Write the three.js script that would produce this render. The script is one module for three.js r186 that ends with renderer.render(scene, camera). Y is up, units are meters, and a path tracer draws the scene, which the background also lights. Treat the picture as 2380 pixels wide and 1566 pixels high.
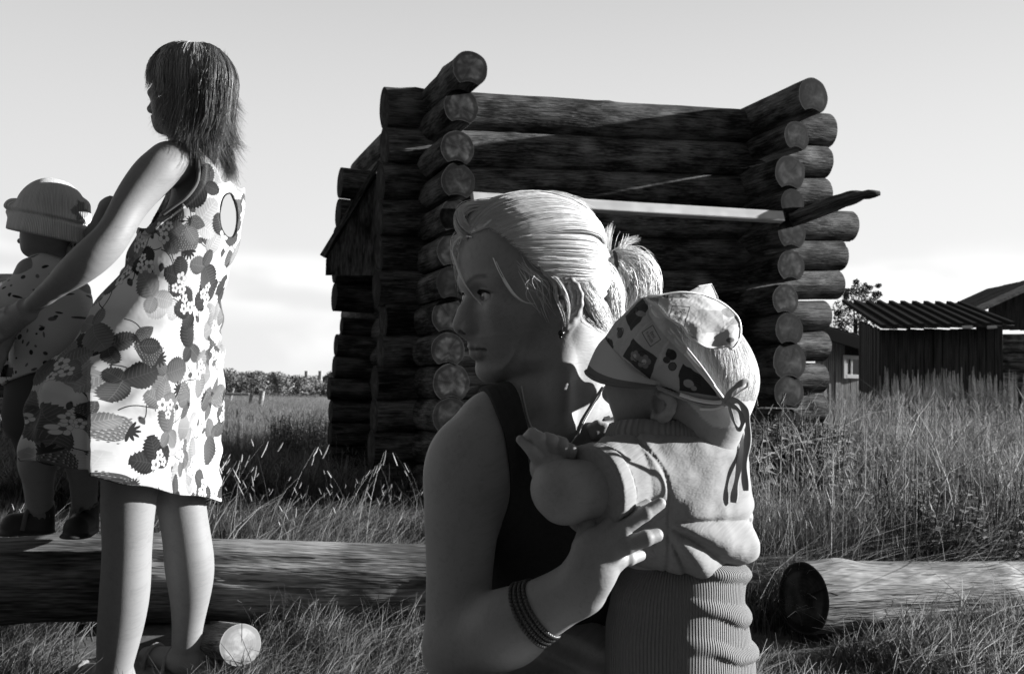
import * as THREE from 'three';
import { mergeGeometries, mergeVertices } from 'three/addons/utils/BufferGeometryUtils.js';

// ---------- camera, sky, sun, exposure ----------
const scene = new THREE.Scene();
const QW = 2380, QH = 1566, QF = 2138.3, CAM_Y = 0.72;
const camera = new THREE.PerspectiveCamera(2 * Math.atan(QH / 2 / QF) * 180 / Math.PI, 1024 / 673, 0.05, 2000);
camera.rotation.order = 'YXZ';
camera.position.set(0, CAM_Y, 0);
camera.rotation.set(3.7 * Math.PI / 180, 0, 1.5 * Math.PI / 180);
camera.updateMatrixWorld(true);
camera.focus = 1.35; camera.userData.fStop = 16;
const renderer = new THREE.WebGLRenderer({ antialias: true });
renderer.toneMapping = THREE.LinearToneMapping;
renderer.toneMappingExposure = 3.6;
renderer.shadowMap.enabled = true;

const SUN_AZ = -11, SUN_EL = 15;                      // degrees: from the right, slightly behind the people, low evening sun
const sunDir = new THREE.Vector3(Math.cos(SUN_EL * Math.PI / 180) * Math.cos(SUN_AZ * Math.PI / 180), Math.sin(SUN_EL * Math.PI / 180), Math.cos(SUN_EL * Math.PI / 180) * Math.sin(SUN_AZ * Math.PI / 180));
const sun = new THREE.DirectionalLight(0xffffff, 5);
sun.position.copy(sunDir).multiplyScalar(30).add(new THREE.Vector3(0, 0, -4));
sun.target.position.set(0, 0, -4);
sun.castShadow = true; sun.shadow.radius = 1.2;
Object.assign(sun.shadow.camera, { left: -14, right: 14, top: 10, bottom: -10, near: 0.5, far: 80 });
sun.shadow.mapSize.set(4096, 4096);
scene.add(sun, sun.target);

// ---------- noise ----------
function rng(seed) { let a = seed >>> 0; return () => { a |= 0; a = a + 0x6D2B79F5 | 0; let t = Math.imul(a ^ a >>> 15, 1 | a); t = t + Math.imul(t ^ t >>> 7, 61 | t) ^ t; return ((t ^ t >>> 14) >>> 0) / 4294967296; }; }
function h3(x, y, z) { let h = Math.imul(x, 374761393) + Math.imul(y, 668265263) + Math.imul(z, 1274126177) | 0; h = Math.imul(h ^ h >>> 13, 1274126177); return ((h ^ h >>> 16) >>> 0) / 4294967296; }
function noise(x, y, z = 0) {
  const xi = Math.floor(x), yi = Math.floor(y), zi = Math.floor(z); let u = x - xi, v = y - yi, w = z - zi;
  u = u * u * (3 - 2 * u); v = v * v * (3 - 2 * v); w = w * w * (3 - 2 * w);
  const L = (a, b, t) => a + (b - a) * t;
  return L(L(L(h3(xi, yi, zi), h3(xi + 1, yi, zi), u), L(h3(xi, yi + 1, zi), h3(xi + 1, yi + 1, zi), u), v),
    L(L(h3(xi, yi, zi + 1), h3(xi + 1, yi, zi + 1), u), L(h3(xi, yi + 1, zi + 1), h3(xi + 1, yi + 1, zi + 1), u), v), w);
}
function fbm(x, y, z = 0, o = 4) { let s = 0, a = 0.5, n = 0; for (let i = 0; i < o; i++) { s += a * noise(x, y, z); n += a; x = x * 2.03 + 7.1; y = y * 2.03 + 3.7; z = z * 2.03 + 1.3; a *= 0.5; } return s / n; }
const clamp = (x, a = 0, b = 1) => x < a ? a : x > b ? b : x;
const mix = (a, b, t) => a + (b - a) * t;
const sstep = (a, b, x) => { const t = clamp((x - a) / (b - a)); return t * t * (3 - 2 * t); };
const R = (d) => d * Math.PI / 180;

// sky: pale evening sky, brighter towards the horizon and the sun, low thin clouds
{
  const w = 1024, h = 512, data = new Float32Array(w * h * 4);
  for (let j = 0; j < h; j++) for (let i = 0; i < w; i++) {
    const el = ((j + 0.5) / h - 0.5) * Math.PI, th = ((i + 0.5) / w - 0.5) * 2 * Math.PI;   // row 0 = straight down
    const dx = Math.cos(el) * Math.cos(th), dz = Math.cos(el) * Math.sin(th), dy = Math.sin(el);
    const ed = Math.max(el, 0) * 180 / Math.PI;
    let L = 0.016 + 0.246 * Math.exp(-Math.pow(ed / 38, 2.1));
    const c = dx * sunDir.x + dy * sunDir.y + dz * sunDir.z;
    L *= 0.93 + 0.12 * c + 0.35 * Math.exp(-(1 - c) * 14);
    // low clouds
    const lx = Math.atan2(dz, dx) * 9, cl = Math.max(sstep(0.5, 0.75, fbm(lx, ed * 0.42, 3.3, 5)) * sstep(0.5, 3, ed) * sstep(10, 5.5, ed), sstep(0.36, 0.6, fbm(lx * .8, ed * 0.9, 8.3, 5)) * sstep(3.5, 5.5, ed) * sstep(9.5, 7.5, ed));
    L += 0.05 * cl;
    if (el < 0) L *= 0.5;
    const k = (j * w + i) * 4; data[k] = data[k + 1] = data[k + 2] = L; data[k + 3] = 1;
  }
  const t = new THREE.DataTexture(data, w, h, THREE.RGBAFormat, THREE.FloatType);
  t.mapping = THREE.EquirectangularReflectionMapping; t.magFilter = t.minFilter = THREE.LinearFilter; t.needsUpdate = true;
  scene.background = t; scene.environment = t;
}

// ---------- helpers ----------
const camRight = new THREE.Vector3(1, 0, 0).applyQuaternion(camera.quaternion), camUp = new THREE.Vector3(0, 1, 0).applyQuaternion(camera.quaternion), camBack = new THREE.Vector3(0, 0, 1).applyQuaternion(camera.quaternion);
// a point of the place, measured on the photograph (2380 wide) at a depth in metres
function Q(x, y, d) { const a = (x - QW / 2) / QF * d, b = -(y - QH / 2) / QF * d; return [camera.position.x + camRight.x * a + camUp.x * b - camBack.x * d, camera.position.y + camRight.y * a + camUp.y * b - camBack.y * d, camera.position.z + camRight.z * a + camUp.z * b - camBack.z * d]; }
function toQ(p) { const v = new THREE.Vector3(p[0], p[1], p[2]).sub(camera.position); const d = -v.dot(camBack); return [QW / 2 + v.dot(camRight) / d * QF, QH / 2 - v.dot(camUp) / d * QF, d]; }
const V = (a) => new THREE.Vector3(a[0], a[1], a[2]);
const add = (a, b, s = 1) => [a[0] + b[0] * s, a[1] + b[1] * s, a[2] + b[2] * s];
const sub = (a, b) => [a[0] - b[0], a[1] - b[1], a[2] - b[2]];
const dot = (a, b) => a[0] * b[0] + a[1] * b[1] + a[2] * b[2];
const cross = (a, b) => [a[1] * b[2] - a[2] * b[1], a[2] * b[0] - a[0] * b[2], a[0] * b[1] - a[1] * b[0]];
const len = (a) => Math.hypot(a[0], a[1], a[2]);
const nrm = (a) => { const l = len(a) || 1; return [a[0] / l, a[1] / l, a[2] / l]; };
const lerp3 = (a, b, t) => [mix(a[0], b[0], t), mix(a[1], b[1], t), mix(a[2], b[2], t)];
const used = {};
function numbered(n) { if (!(n in used)) { used[n] = 0; return n; } used[n]++; return n + '_' + String(used[n]).padStart(3, '0'); }
function thing(name, label, category, pos = [0, 0, 0], group) {
  const o = new THREE.Group(); o.name = numbered(name); o.position.set(...pos); o.userData = { label, category }; if (group) o.userData.group = group; scene.add(o); return o;
}
function shade(m) { m.castShadow = m.receiveShadow = true; return m; }
function part(name, geo, mat, parent, label) { const m = shade(new THREE.Mesh(geo, mat)); m.name = name; if (label) m.userData.label = label; parent.add(m); return m; }
function tag(o, label, category, group, kind) { if (label) o.userData.label = label; if (category) o.userData.category = category; if (group) o.userData.group = group; if (kind) o.userData.kind = kind; return o; }
function single(name, geo, mat, label, category, group, kind) { const m = shade(new THREE.Mesh(geo, mat)); m.name = numbered(name); scene.add(m); return tag(m, label, category, group, kind); }
const gray = (v) => new THREE.Color().setRGB(v, v, v);
const ALB = 0.74;   // the film's darker rendering of everything
const M = (v, rough = 0.85, extra = {}) => new THREE.MeshPhysicalMaterial({ color: gray(v * ALB), roughness: rough, metalness: 0, specularIntensity: 0.25, ...extra });
const MP = (v, rough, extra) => new THREE.MeshPhysicalMaterial({ color: gray(v * ALB), roughness: rough, metalness: 0, ...extra });
// grey texture from a function of (u, v) in 0..1, repeating
function tex(w, h, f, srgb = true) {
  const d = new Uint8Array(w * h * 4);
  for (let j = 0; j < h; j++) for (let i = 0; i < w; i++) { let v = f((i + 0.5) / w, (j + 0.5) / h); if (srgb) v = v <= 0.0031308 ? v * 12.92 : 1.055 * Math.pow(v, 1 / 2.4) - 0.055; const k = (j * w + i) * 4; d[k] = d[k + 1] = d[k + 2] = clamp(v) * 255; d[k + 3] = 255; }
  const t = new THREE.DataTexture(d, w, h, THREE.RGBAFormat); t.wrapS = t.wrapT = THREE.RepeatWrapping; t.magFilter = THREE.LinearFilter; t.minFilter = THREE.LinearMipmapLinearFilter; t.generateMipmaps = true;
  if (srgb) t.colorSpace = THREE.SRGBColorSpace; t.needsUpdate = true; return t;
}
// noise that repeats with period px, py
function pn(u, v, px, py, s) { const x = u * px, y = v * py, xi = Math.floor(x), yi = Math.floor(y); let a = x - xi, b = y - yi; a = a * a * (3 - 2 * a); b = b * b * (3 - 2 * b); const H = (i, j) => h3((i % px + px) % px, (j % py + py) % py, s); return mix(mix(H(xi, yi), H(xi + 1, yi), a), mix(H(xi, yi + 1), H(xi + 1, yi + 1), a), b); }
function setUV(g, f) { const p = g.attributes.position, uv = new Float32Array(p.count * 2); for (let i = 0; i < p.count; i++) { const r = f(p.getX(i), p.getY(i), p.getZ(i), i); uv[2 * i] = r[0]; uv[2 * i + 1] = r[1]; } g.setAttribute('uv', new THREE.BufferAttribute(uv, 2)); return g; }
function geo(pos, idx, uv, nor) { const g = new THREE.BufferGeometry(); g.setAttribute('position', new THREE.Float32BufferAttribute(pos, 3)); if (uv) g.setAttribute('uv', new THREE.Float32BufferAttribute(uv, 2)); g.setIndex(idx); if (nor) g.setAttribute('normal', new THREE.Float32BufferAttribute(nor, 3)); else g.computeVertexNormals(); return g; }
// a tube through points with radii; flat = thickness / width
function tubeGeo(pts, radii, seg = 6, flat = 1, up = [0, 1, 0], cap = true) {
  const pos = [], idx = [], uv = [], n = pts.length; let L = 0, side = null;
  for (let i = 0; i < n; i++) {
    const t = nrm(sub(pts[Math.min(i + 1, n - 1)], pts[Math.max(i - 1, 0)])); let s = side ? sub(side, [t[0] * dot(side, t), t[1] * dot(side, t), t[2] * dot(side, t)]) : cross(t, up);
    if (len(s) < 1e-6) s = cross(t, [1, 0, 0.3]); s = nrm(s); side = s; const b = cross(s, t);
    if (i) L += len(sub(pts[i], pts[i - 1])); const r = Array.isArray(radii) ? radii[i] : radii;
    for (let k = 0; k <= seg; k++) { const a = k / seg * 2 * Math.PI, c = Math.cos(a) * r, d = Math.sin(a) * r * flat; pos.push(pts[i][0] + s[0] * c + b[0] * d, pts[i][1] + s[1] * c + b[1] * d, pts[i][2] + s[2] * c + b[2] * d); uv.push(L, k / seg); }
  }
  for (let i = 0; i + 1 < n; i++) for (let k = 0; k < seg; k++) { const a = i * (seg + 1) + k, b = a + seg + 1; idx.push(a, b, a + 1, b, b + 1, a + 1); }
  if (cap) for (const [i, f] of [[0, 1], [n - 1, 0]]) { const c = pos.length / 3; pos.push(...pts[i]); uv.push(0, 0); for (let k = 0; k < seg; k++) { const a = i * (seg + 1) + k; f ? idx.push(c, a, a + 1) : idx.push(c, a + 1, a); } }
  return geo(pos, idx, uv);
}
function smooth(pts, n) { const c = new THREE.CatmullRomCurve3(pts.map(V)); return c.getPoints(n).map((p) => [p.x, p.y, p.z]); }
// a board between two points: w across, t thick; normal hint = outward
function boardGeo(a, b, w, t, out, bev = 0.003, seed = 1) {
  const L = len(sub(b, a)), d = nrm(sub(b, a)); let n = nrm(sub(out, [d[0] * dot(out, d), d[1] * dot(out, d), d[2] * dot(out, d)])); const s = cross(n, d);
  const sec = [[-w / 2 + bev, t / 2], [w / 2 - bev, t / 2], [w / 2, t / 2 - bev], [w / 2, -t / 2], [-w / 2, -t / 2], [-w / 2, t / 2 - bev]];
  const pos = [], idx = [], uv = [], m = sec.length; const N = Math.max(1, Math.round(L / 0.5)); const r = rng(seed), u0 = r() * 7, v0 = r() * 5;
  for (let f = 0; f < m; f++) { const A = sec[f], B = sec[(f + 1) % m], base = pos.length / 3;
    for (let i = 0; i <= N; i++) for (const P of [A, B]) { const t0 = i / N, wob = (noise(t0 * 3 + seed * 9.1, f > 2 ? 1 : 0, seed) - 0.5) * 0.008; const c = add(a, d, L * t0); pos.push(c[0] + s[0] * (P[0] + wob) + n[0] * P[1], c[1] + s[1] * (P[0] + wob) + n[1] * P[1], c[2] + s[2] * (P[0] + wob) + n[2] * P[1]); uv.push(u0 + L * t0, v0 + P[0] + P[1]); }
    for (let i = 0; i < N; i++) { const q = base + i * 2; idx.push(q, q + 2, q + 1, q + 1, q + 2, q + 3); } }
  for (const e of [0, 1]) { const base = pos.length / 3, c = e ? b : a; for (const P of sec) { pos.push(c[0] + s[0] * P[0] + n[0] * P[1], c[1] + s[1] * P[0] + n[1] * P[1], c[2] + s[2] * P[0] + n[2] * P[1]); uv.push(u0 + P[0], v0 + P[1]); } for (let k = 1; k + 1 < m; k++) e ? idx.push(base, base + k + 1, base + k) : idx.push(base, base + k, base + k + 1); }
  const g = geo(pos, idx, uv).toNonIndexed(); g.computeVertexNormals(); return g;
}
// ---------- wood ----------
// grain runs along u; v goes round the log
function woodTex(lo, hi, seed, dark = 0.35) {
  return tex(1024, 1024, (u, v) => {
    const w = v + 0.012 * (pn(u, v, 6, 6, seed) - 0.5);
    const streak = 0.34 * pn(u, w, 26, 120, seed + 1) + 0.3 * pn(u, w, 60, 300, seed + 2) + 0.2 * pn(u, w, 9, 50, seed + 3) + 0.16 * pn(u, v, 90, 110, seed + 9);
    const blotch = 0.5 * pn(u, v, 7, 6, seed + 4) + 0.5 * pn(u, v, 17, 14, seed + 5);
    let t = 0.55 * streak + 0.45 * blotch; t = Math.pow(clamp((t - 0.30) / 0.38), 1.5);
    const crack = sstep(0.84, 0.92, pn(u, w, 12, 80, seed + 6)) * 0.7;
    return mix(lo, hi, t) * (1 - crack * (1 - dark));
  });
}
function woodBump(seed) {
  return tex(1024, 1024, (u, v) => { const w = v + 0.012 * (pn(u, v, 6, 6, seed) - 0.5); const s = 0.45 * pn(u, w, 26, 120, seed + 1) + 0.3 * pn(u, w, 60, 300, seed + 2); const c = sstep(0.84, 0.92, pn(u, w, 12, 80, seed + 6)); return clamp(0.25 + s * 0.8 - 0.6 * c + 0.15 * pn(u, v, 40, 90, seed + 8)); }, false);
}
function endTex(lo, hi, seed) {
  return tex(256, 256, (u, v) => {
    const x = u - 0.5 + 0.03 * (pn(u, v, 4, 4, seed) - 0.5), y = v - 0.5, r = Math.hypot(x, y) * 2, a = Math.atan2(y, x);
    const rings = 0.5 + 0.5 * Math.sin(r * 60 + 3 * pn(u, v, 5, 5, seed + 1)); const ray = noise(a * 9 + 40, r * 2, seed);
    const bl = 0.6 * pn(u, v, 5, 5, seed + 2) + 0.4 * pn(u, v, 13, 13, seed + 5); let t = 0.10 * rings + 0.22 * ray + 1.5 * Math.pow(bl, 2.2) - .06; t *= 1 - 0.75 * sstep(0.70, 0.80, r + .12 * (pn(u, v, 7, 7, seed + 6) - .5)); t += .5 * sstep(0.93, 0.97, r);
    const k = seed * 2.3 % 6.28 - 3.14; let da = Math.abs(a - k); da = Math.min(da, 6.283 - da); const check = sstep(0.03, 0.012, da * r) * sstep(0.05, 0.2, r);
    return mix(lo, hi, clamp(t)) * (1 - 0.75 * check);
  });
}
const WT = [woodTex(0.010, 0.20, 11), woodTex(0.008, 0.16, 31)], WB = [woodBump(11), woodBump(31)];
const LT = woodTex(0.08, 0.33, 51, 0.2), LB = woodBump(51);
const ET = [endTex(0.005, 0.095, 3), endTex(0.004, 0.06, 8), endTex(0.006, 0.13, 14)];
for (const t of [...WT, ...WB, LT, LB]) t.repeat.set(0.55, 1);
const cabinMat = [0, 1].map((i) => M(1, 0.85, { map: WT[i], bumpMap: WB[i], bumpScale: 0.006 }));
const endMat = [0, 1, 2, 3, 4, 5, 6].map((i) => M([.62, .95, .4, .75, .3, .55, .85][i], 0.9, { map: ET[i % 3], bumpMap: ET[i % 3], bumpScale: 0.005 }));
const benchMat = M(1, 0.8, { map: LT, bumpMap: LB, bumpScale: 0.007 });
const paleEnd = M(1, 0.9, { map: endTex(0.28, 0.55, 5) });

// a log from a to b: uneven round, knots, one mesh with side [0] and cut ends [1]
function logGeo(a, b, r0, r1, seed, { seg = 30, step = 0.07, knots = 4, rough = 0.035, hollow = null, notch = false } = {}) {
  const L = len(sub(b, a)), d = nrm(sub(b, a)); const s = nrm(cross(d, Math.abs(d[1]) > 0.9 ? [1, 0, 0] : [0, 1, 0])), n = cross(s, d);
  const N = Math.ceil(L / step), r = rng(seed * 77 + 5), pos = [], uv = [], idx = [], ph = r() * 10, K = [], CR = [];
  if (seg >= 26) for (let i = 0; i < L * 3; i++) CR.push([r() * L, r() * 6.28, .15 + r() * .35, .006 + r() * .006, .006 + r() * .010]);
  for (let i = 0; i < knots; i++) K.push([r() * L, r() * 2 * Math.PI, 0.02 + r() * 0.03, 0.006 + r() * 0.012]);
  const rad = (t, an) => {
    const c = Math.cos(an), q = Math.sin(an); let R0 = mix(r0, r1, t / L) * (1 + rough * 2 * (fbm(t * 1.3 + ph, c * 0.9, q * 0.9 + seed, 3) - 0.5) + 0.03 * (noise(t * 9, c * 3 + ph, q * 3) - 0.5));
    for (const [ct, ca, cl, cw, cd] of CR) { const wa = ca + .05 * Math.sin(t * 5 + ct); let da = Math.abs(an - wa); da = Math.min(da, 2 * Math.PI - da) * R0; const e = Math.abs(t - ct) / cl; if (e < 1 && da < cw * 3) R0 -= cd * Math.exp(-da * da / (cw * cw)) * (1 - e * e); }
    for (const [kt, ka, kw, kh] of K) { let da = Math.abs(an - ka); da = Math.min(da, 2 * Math.PI - da) * R0; const e = ((t - kt) ** 2 / 3 + da * da) / (kw * kw); if (e < 6) R0 += kh * Math.exp(-e); }
    if (notch && q < -.3 && t < .42) { const rr = R0, dd = 1.70 * rr, h = dd * dd * q * q - dd * dd + rr * rr * 1.0; if (h > 0) R0 = Math.min(R0, -dd * q - Math.sqrt(h)); }
    if (hollow) for (const [ht, ha, hl, hw, hd] of hollow) { let da = Math.abs(an - ha); da = Math.min(da, 2 * Math.PI - da) * R0; const e = ((t - ht) / hl) ** 2 + (da / hw) ** 2; if (e < 8) R0 -= hd * Math.exp(-e * e); }
    return R0;
  };
  const v0 = r(), u0 = r() * 3;
  for (let i = 0; i <= N; i++) for (let k = 0; k <= seg; k++) { const t = L * i / N, an = k / seg * 2 * Math.PI, R0 = rad(t, k === seg ? 0 : an), c = Math.cos(an) * R0, q = Math.sin(an) * R0; pos.push(a[0] + d[0] * t + s[0] * c + n[0] * q, a[1] + d[1] * t + s[1] * c + n[1] * q, a[2] + d[2] * t + s[2] * c + n[2] * q); uv.push(u0 + t, v0 + k / seg); }
  for (let i = 0; i < N; i++) for (let k = 0; k < seg; k++) { const p = i * (seg + 1) + k, q = p + seg + 1; idx.push(p, q, p + 1, q, q + 1, p + 1); }
  const side = idx.length;
  for (const e of [0, 1]) {
    const c = pos.length / 3, P = e ? b : a, t = e ? L : 0; pos.push(P[0] + d[0] * (e ? 0.004 : -0.004), P[1] + d[1] * (e ? 0.004 : -0.004), P[2] + d[2] * (e ? 0.004 : -0.004)); uv.push(0.5, 0.5);
    const tw = r() * 6.28;
    for (let k = 0; k <= seg; k++) { const an = k / seg * 2 * Math.PI, R0 = rad(t, k === seg ? 0 : an) * 0.995; pos.push(P[0] + s[0] * Math.cos(an) * R0 + n[0] * Math.sin(an) * R0, P[1] + s[1] * Math.cos(an) * R0 + n[1] * Math.sin(an) * R0, P[2] + s[2] * Math.cos(an) * R0 + n[2] * Math.sin(an) * R0); uv.push(0.5 + 0.49 * Math.cos(an + tw), 0.5 + 0.49 * Math.sin(an + tw)); }
    for (let k = 0; k < seg; k++) e ? idx.push(c, c + 2 + k, c + 1 + k) : idx.push(c, c + 1 + k, c + 2 + k);
  }
  const g = geo(pos, idx, uv);
  // seam: same normal at both ends of the ring
  const nr = g.attributes.normal; for (let i = 0; i <= N; i++) { const p = i * (seg + 1), q = p + seg; const m = nrm([nr.getX(p) + nr.getX(q), nr.getY(p) + nr.getY(q), nr.getZ(p) + nr.getZ(q)]); nr.setXYZ(p, ...m); nr.setXYZ(q, ...m); }
  g.addGroup(0, side, 0); g.addGroup(side, idx.length - side, 1); return g;
}

// ---------- ground ----------
const groundH = (x, z) => { const dip = -.055 * sstep(-2.95, -2.45, z); const far = sstep(14, 60, Math.hypot(x, z)); return dip + 0.02 * (fbm(x * 1.7, z * 1.7, 2, 3) - 0.5) + 0.10 * (fbm(x * 0.25 + 3, z * 0.25, 5, 2) - 0.5) * sstep(-3.2, -5, z) + 0.12 * sstep(-4, -9, z) * sstep(0, 3, x) + far * 0.4 * (fbm(x * 0.02, z * 0.02, 9, 2) - 0.5); };
{
  const pos = [], idx = [], xs = [], zs = [];
  const ax = [0]; for (let s = 0.25, v = 0; v < 700; s *= 1.07) { v += s; ax.push(v); }
  for (let i = ax.length - 1; i > 0; i--) xs.push(-ax[i]); xs.push(...ax);
  for (const x of xs) zs.push(x - 3);
  for (const z of zs) for (const x of xs) pos.push(x, groundH(x, z), z);
  const n = xs.length; for (let j = 0; j + 1 < n; j++) for (let i = 0; i + 1 < n; i++) { const p = j * n + i; idx.push(p, p + n, p + 1, p + 1, p + n, p + n + 1); }
  const gt = tex(512, 512, (u, v) => mix(0.05, 0.16, clamp(0.5 * pn(u, v, 16, 16, 1) + 0.3 * pn(u, v, 60, 60, 2) + 0.35 * pn(u, v, 160, 160, 3) - 0.08)));
  const g = geo(pos, idx); setUV(g, (x, y, z) => [x * 0.6, z * 0.6]);
  single('ground', g, M(1, 0.95, { map: gt, bumpMap: gt, bumpScale: 0.02 }), null, null, null, 'structure');
}

// ---------- log cabin ----------
let cabC0 = null;
const wallDir = nrm([2.195, 0, -0.90]), wallOut = [-wallDir[2], 0, wallDir[0]];     // along the front wall, and out of it
{
  const base = Q(1065, 990, 5.3), pos = [base[0], 0, base[2]];
  const cabin = thing('log_cabin', 'unfinished roofless log cabin of round dark logs with crossed corners', 'log cabin', pos);
  const L = (p) => sub(p, pos), r = rng(5);
  const cornerOf = (x, d) => { const p = Q(x, 900, d); return [p[0] - wallOut[0] * 0.58, 0, p[2] - wallOut[2] * 0.58]; };
  const C0 = cornerOf(1060, 5.3), C1 = cornerOf(1840, 6.2);
  // side-wall logs: their cut ends face us. [x, y, radius in pixels] read at the two corners
  cabC0 = C0;
  const left = [[1070, 180, 41, 0.95], [1070, 251, 43], [1062, 345, 42], [1064, 423, 42], [1060, 503, 41], [1056, 583, 42], [1052, 660, 42], [1047, 735, 43], [1043, 813, 41], [1051, 890, 46], [1046, 968, 44], [1043, 1050, 44], [1040, 1132, 44]];
  const right = [[1853, 239, 42, 0.85], [1853, 316, 36], [1840, 401, 42], [1838, 472, 33], [1843, 541, 39], [1843, 617, 38], [1830, 696, 37], [1832, 766, 39], [1836, 840, 47], [1833, 912, 42], [1832, 992, 42], [1830, 1070, 42]];
  for (const [list, D] of [[left, 5.3], [right, 6.2]]) list.forEach(([x, y, rp, over], i) => {
    const rad = rp * D / QF, ext = over ? 0.16 : (r() - 0.5) * 0.06, e0 = Q(x, y, D); const e = add(e0, wallOut, ext);
    const back = add(e, wallOut, -(2.5 + r() * 0.2)); back[1] += 0;
    part('log', logGeo(L(e), L(back), rad, rad * 0.95, i * 7 + (D > 5.7 ? 300 : 100), { step: 0.12, seg: 56, knots: 6, rough: .06, notch: true }), [cabinMat[i % 2], endMat[(i * 3 + (D > 5.7 ? 2 : 0)) % 7]], cabin);
  });
  // front-wall logs: left end at x0 (2380 px), right end at x1, centre heights at both corners
  const rows = [[893, 2.63, 1921, 2.63], [893, 2.395, 1912, 2.385], [884, 2.17, 1912, 2.15], [880, 1.95, 1974, 1.89], [880, 1.74, 1949, 1.655], [874, 1.52, 1941, 1.42], [890, 1.29, 1912, 1.185], [884, 1.06, 1910, 0.96], [870, 0.84, 1905, 0.735], [868, 0.61, 1905, 0.51], [862, 0.38, 1900, 0.28], [862, 0.15, 1900, 0.08]];
  // put the row heights where the photograph has them
  const yl = [258, 345, 428, 510, 590, 668, 742, 815, 890, 965, 1040, 1112], yr = [297, 372, 447, 522, 594, 663, 735, 806, 880, 952, 1024, 1096];
  rows.forEach(([x0, , x1], i) => {
    const hl = Q(1000, yl[i], -0), dl = -(V(C0).sub(camera.position).dot(camBack)), dr = -(V(C1).sub(camera.position).dot(camBack));
    const A = Q(1000, yl[i], dl), B = Q(1760, yr[i], dr); const d = nrm(sub(B, A));
    const ends = [x0, x1].map((x, e) => { let t = e ? 0.8 : -0.5; const P0 = e ? B : A; for (let k = 0; k < 12; k++) { const q = toQ(add(P0, d, t)); t += (x - q[0]) / QF * q[2] * 0.95; } return add(P0, d, t); });
    const dep = toQ(ends[0])[2]; const rad = [43, 42, 41, 40, 40, 39, 38, 38, 38, 38, 38, 38][i] * dl / QF;
    part('log', logGeo(L(ends[0]), L(ends[1]), rad * 1.10, rad * 1.08, 500 + i * 13, { step: 0.05, seg: 48, knots: 12, rough: 0.06 }), [cabinMat[(i + 1) % 2], endMat[i % 3]], cabin);
  });
  // back wall closes the place
  for (let i = 0; i < 11; i++) { const o = add([0, 0.2 + i * 0.225, 0], wallOut, -2.1); const A = add(add(add(C0, o), wallDir, -0.05), [0, 0, 0]), B = add(add(C1, o), wallDir, 0.3); part('log', logGeo(L(A), L(B), 0.125, 0.12, 900 + i, { step: 0.3, seg: 20, knots: 3 }), [cabinMat[i % 2], endMat[i % 3]], cabin); }
  // the pale board across the front and the dark split board sticking out to the right
  const bt = tex(512, 128, (u, v) => mix(0.38, 0.62, 0.5 * pn(u, v, 6, 60, 71) + 0.5 * pn(u, v, 20, 20, 72)));
  part('cross_board', boardGeo(L(Q(1098, 462, 5.24)), L(Q(1818, 505, 6.09)), 0.068, 0.045, nrm(add(wallOut, [0.5, 0.35, 0])), 0.004, 3), M(1, 0.8, { map: bt }), cabin, 'pale sawn board fixed across the dark front wall');
  {
    const pts = smooth([Q(1835, 512, 6.2), Q(1890, 493, 6.2), Q(1960, 466, 6.19), Q(2000, 455, 6.18), Q(2046, 449, 6.17)], 14).map(L); const n = pts.length;
    part('split_board', tubeGeo(pts, pts.map((p, i) => [0.055, 0.055, 0.056, 0.054, 0.055, 0.055, 0.056, 0.05, 0.052, 0.05, 0.043, 0.03, 0.034, 0.027, 0.016][i]), 7, 0.9, [0, 0.3, 1]), cabinMat[1], cabin, 'dark splintered board sticking out past the corner');
  }
  // lean-to at the left: slanting roof boards on a dark wall of logs
  const lean = thing('lean_to', 'dark log lean-to with a slanting board roof, built against the cabin', 'lean-to', [Q(850, 990, 6.4)[0], 0, Q(850, 990, 6.4)[2]]);
  const LL = (p) => sub(p, [lean.position.x, 0, lean.position.z]);
  const lw = [[790, 425, 36], [785, 495, 34], [778, 560, 34], [777, 625, 33], [776, 690, 34], [793, 757, 20], [780, 802, 26], [776, 852, 26], [764, 902, 27], [768, 955, 27], [766, 1008, 28], [764, 1062, 28], [762, 1118, 28]];
  lw.forEach(([x, y, rp], i) => { const D = 6.62, A = Q(x, y, D), rad = rp * D / QF, B = add(A, wallDir, 0.75 + (i % 3) * 0.03); part('log', logGeo(LL(A), LL(B), rad, rad, 1200 + i, { step: 0.12, seg: 20, knots: 2 }), [cabinMat[i % 2], endMat[(i + 1) % 3]], lean); });
  for (let k = 0; k < 4; k++) { const D = 6.22 + k * 0.2; part('roof_board', boardGeo(LL(Q(889, 381, D)), LL(Q(756, 598, D + 0.02)), 0.195, 0.035, [-0.85, 0.55, 0], 0.003, 20 + k), cabinMat[0], lean); }
  const gab = [[889, 386], [905, 386], [905, 640], [756, 640], [757, 603]]; const gp = [], gi = []; for (const D of [6.18, 6.22]) for (const [x, y] of gab) gp.push(...LL(Q(x, y, D))); for (let k = 1; k < 4; k++) { gi.push(0, k + 1, k); gi.push(5, 5 + k, 6 + k); } for (let k = 0; k < 5; k++) { const m = (k + 1) % 5; gi.push(k, m, k + 5, m, m + 5, k + 5); }
  const gg = geo(gp, gi).toNonIndexed(); gg.computeVertexNormals(); setUV(gg, (x, y) => [y, x * 0.8]); part('gable_board', gg, cabinMat[1], lean);
}

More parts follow.
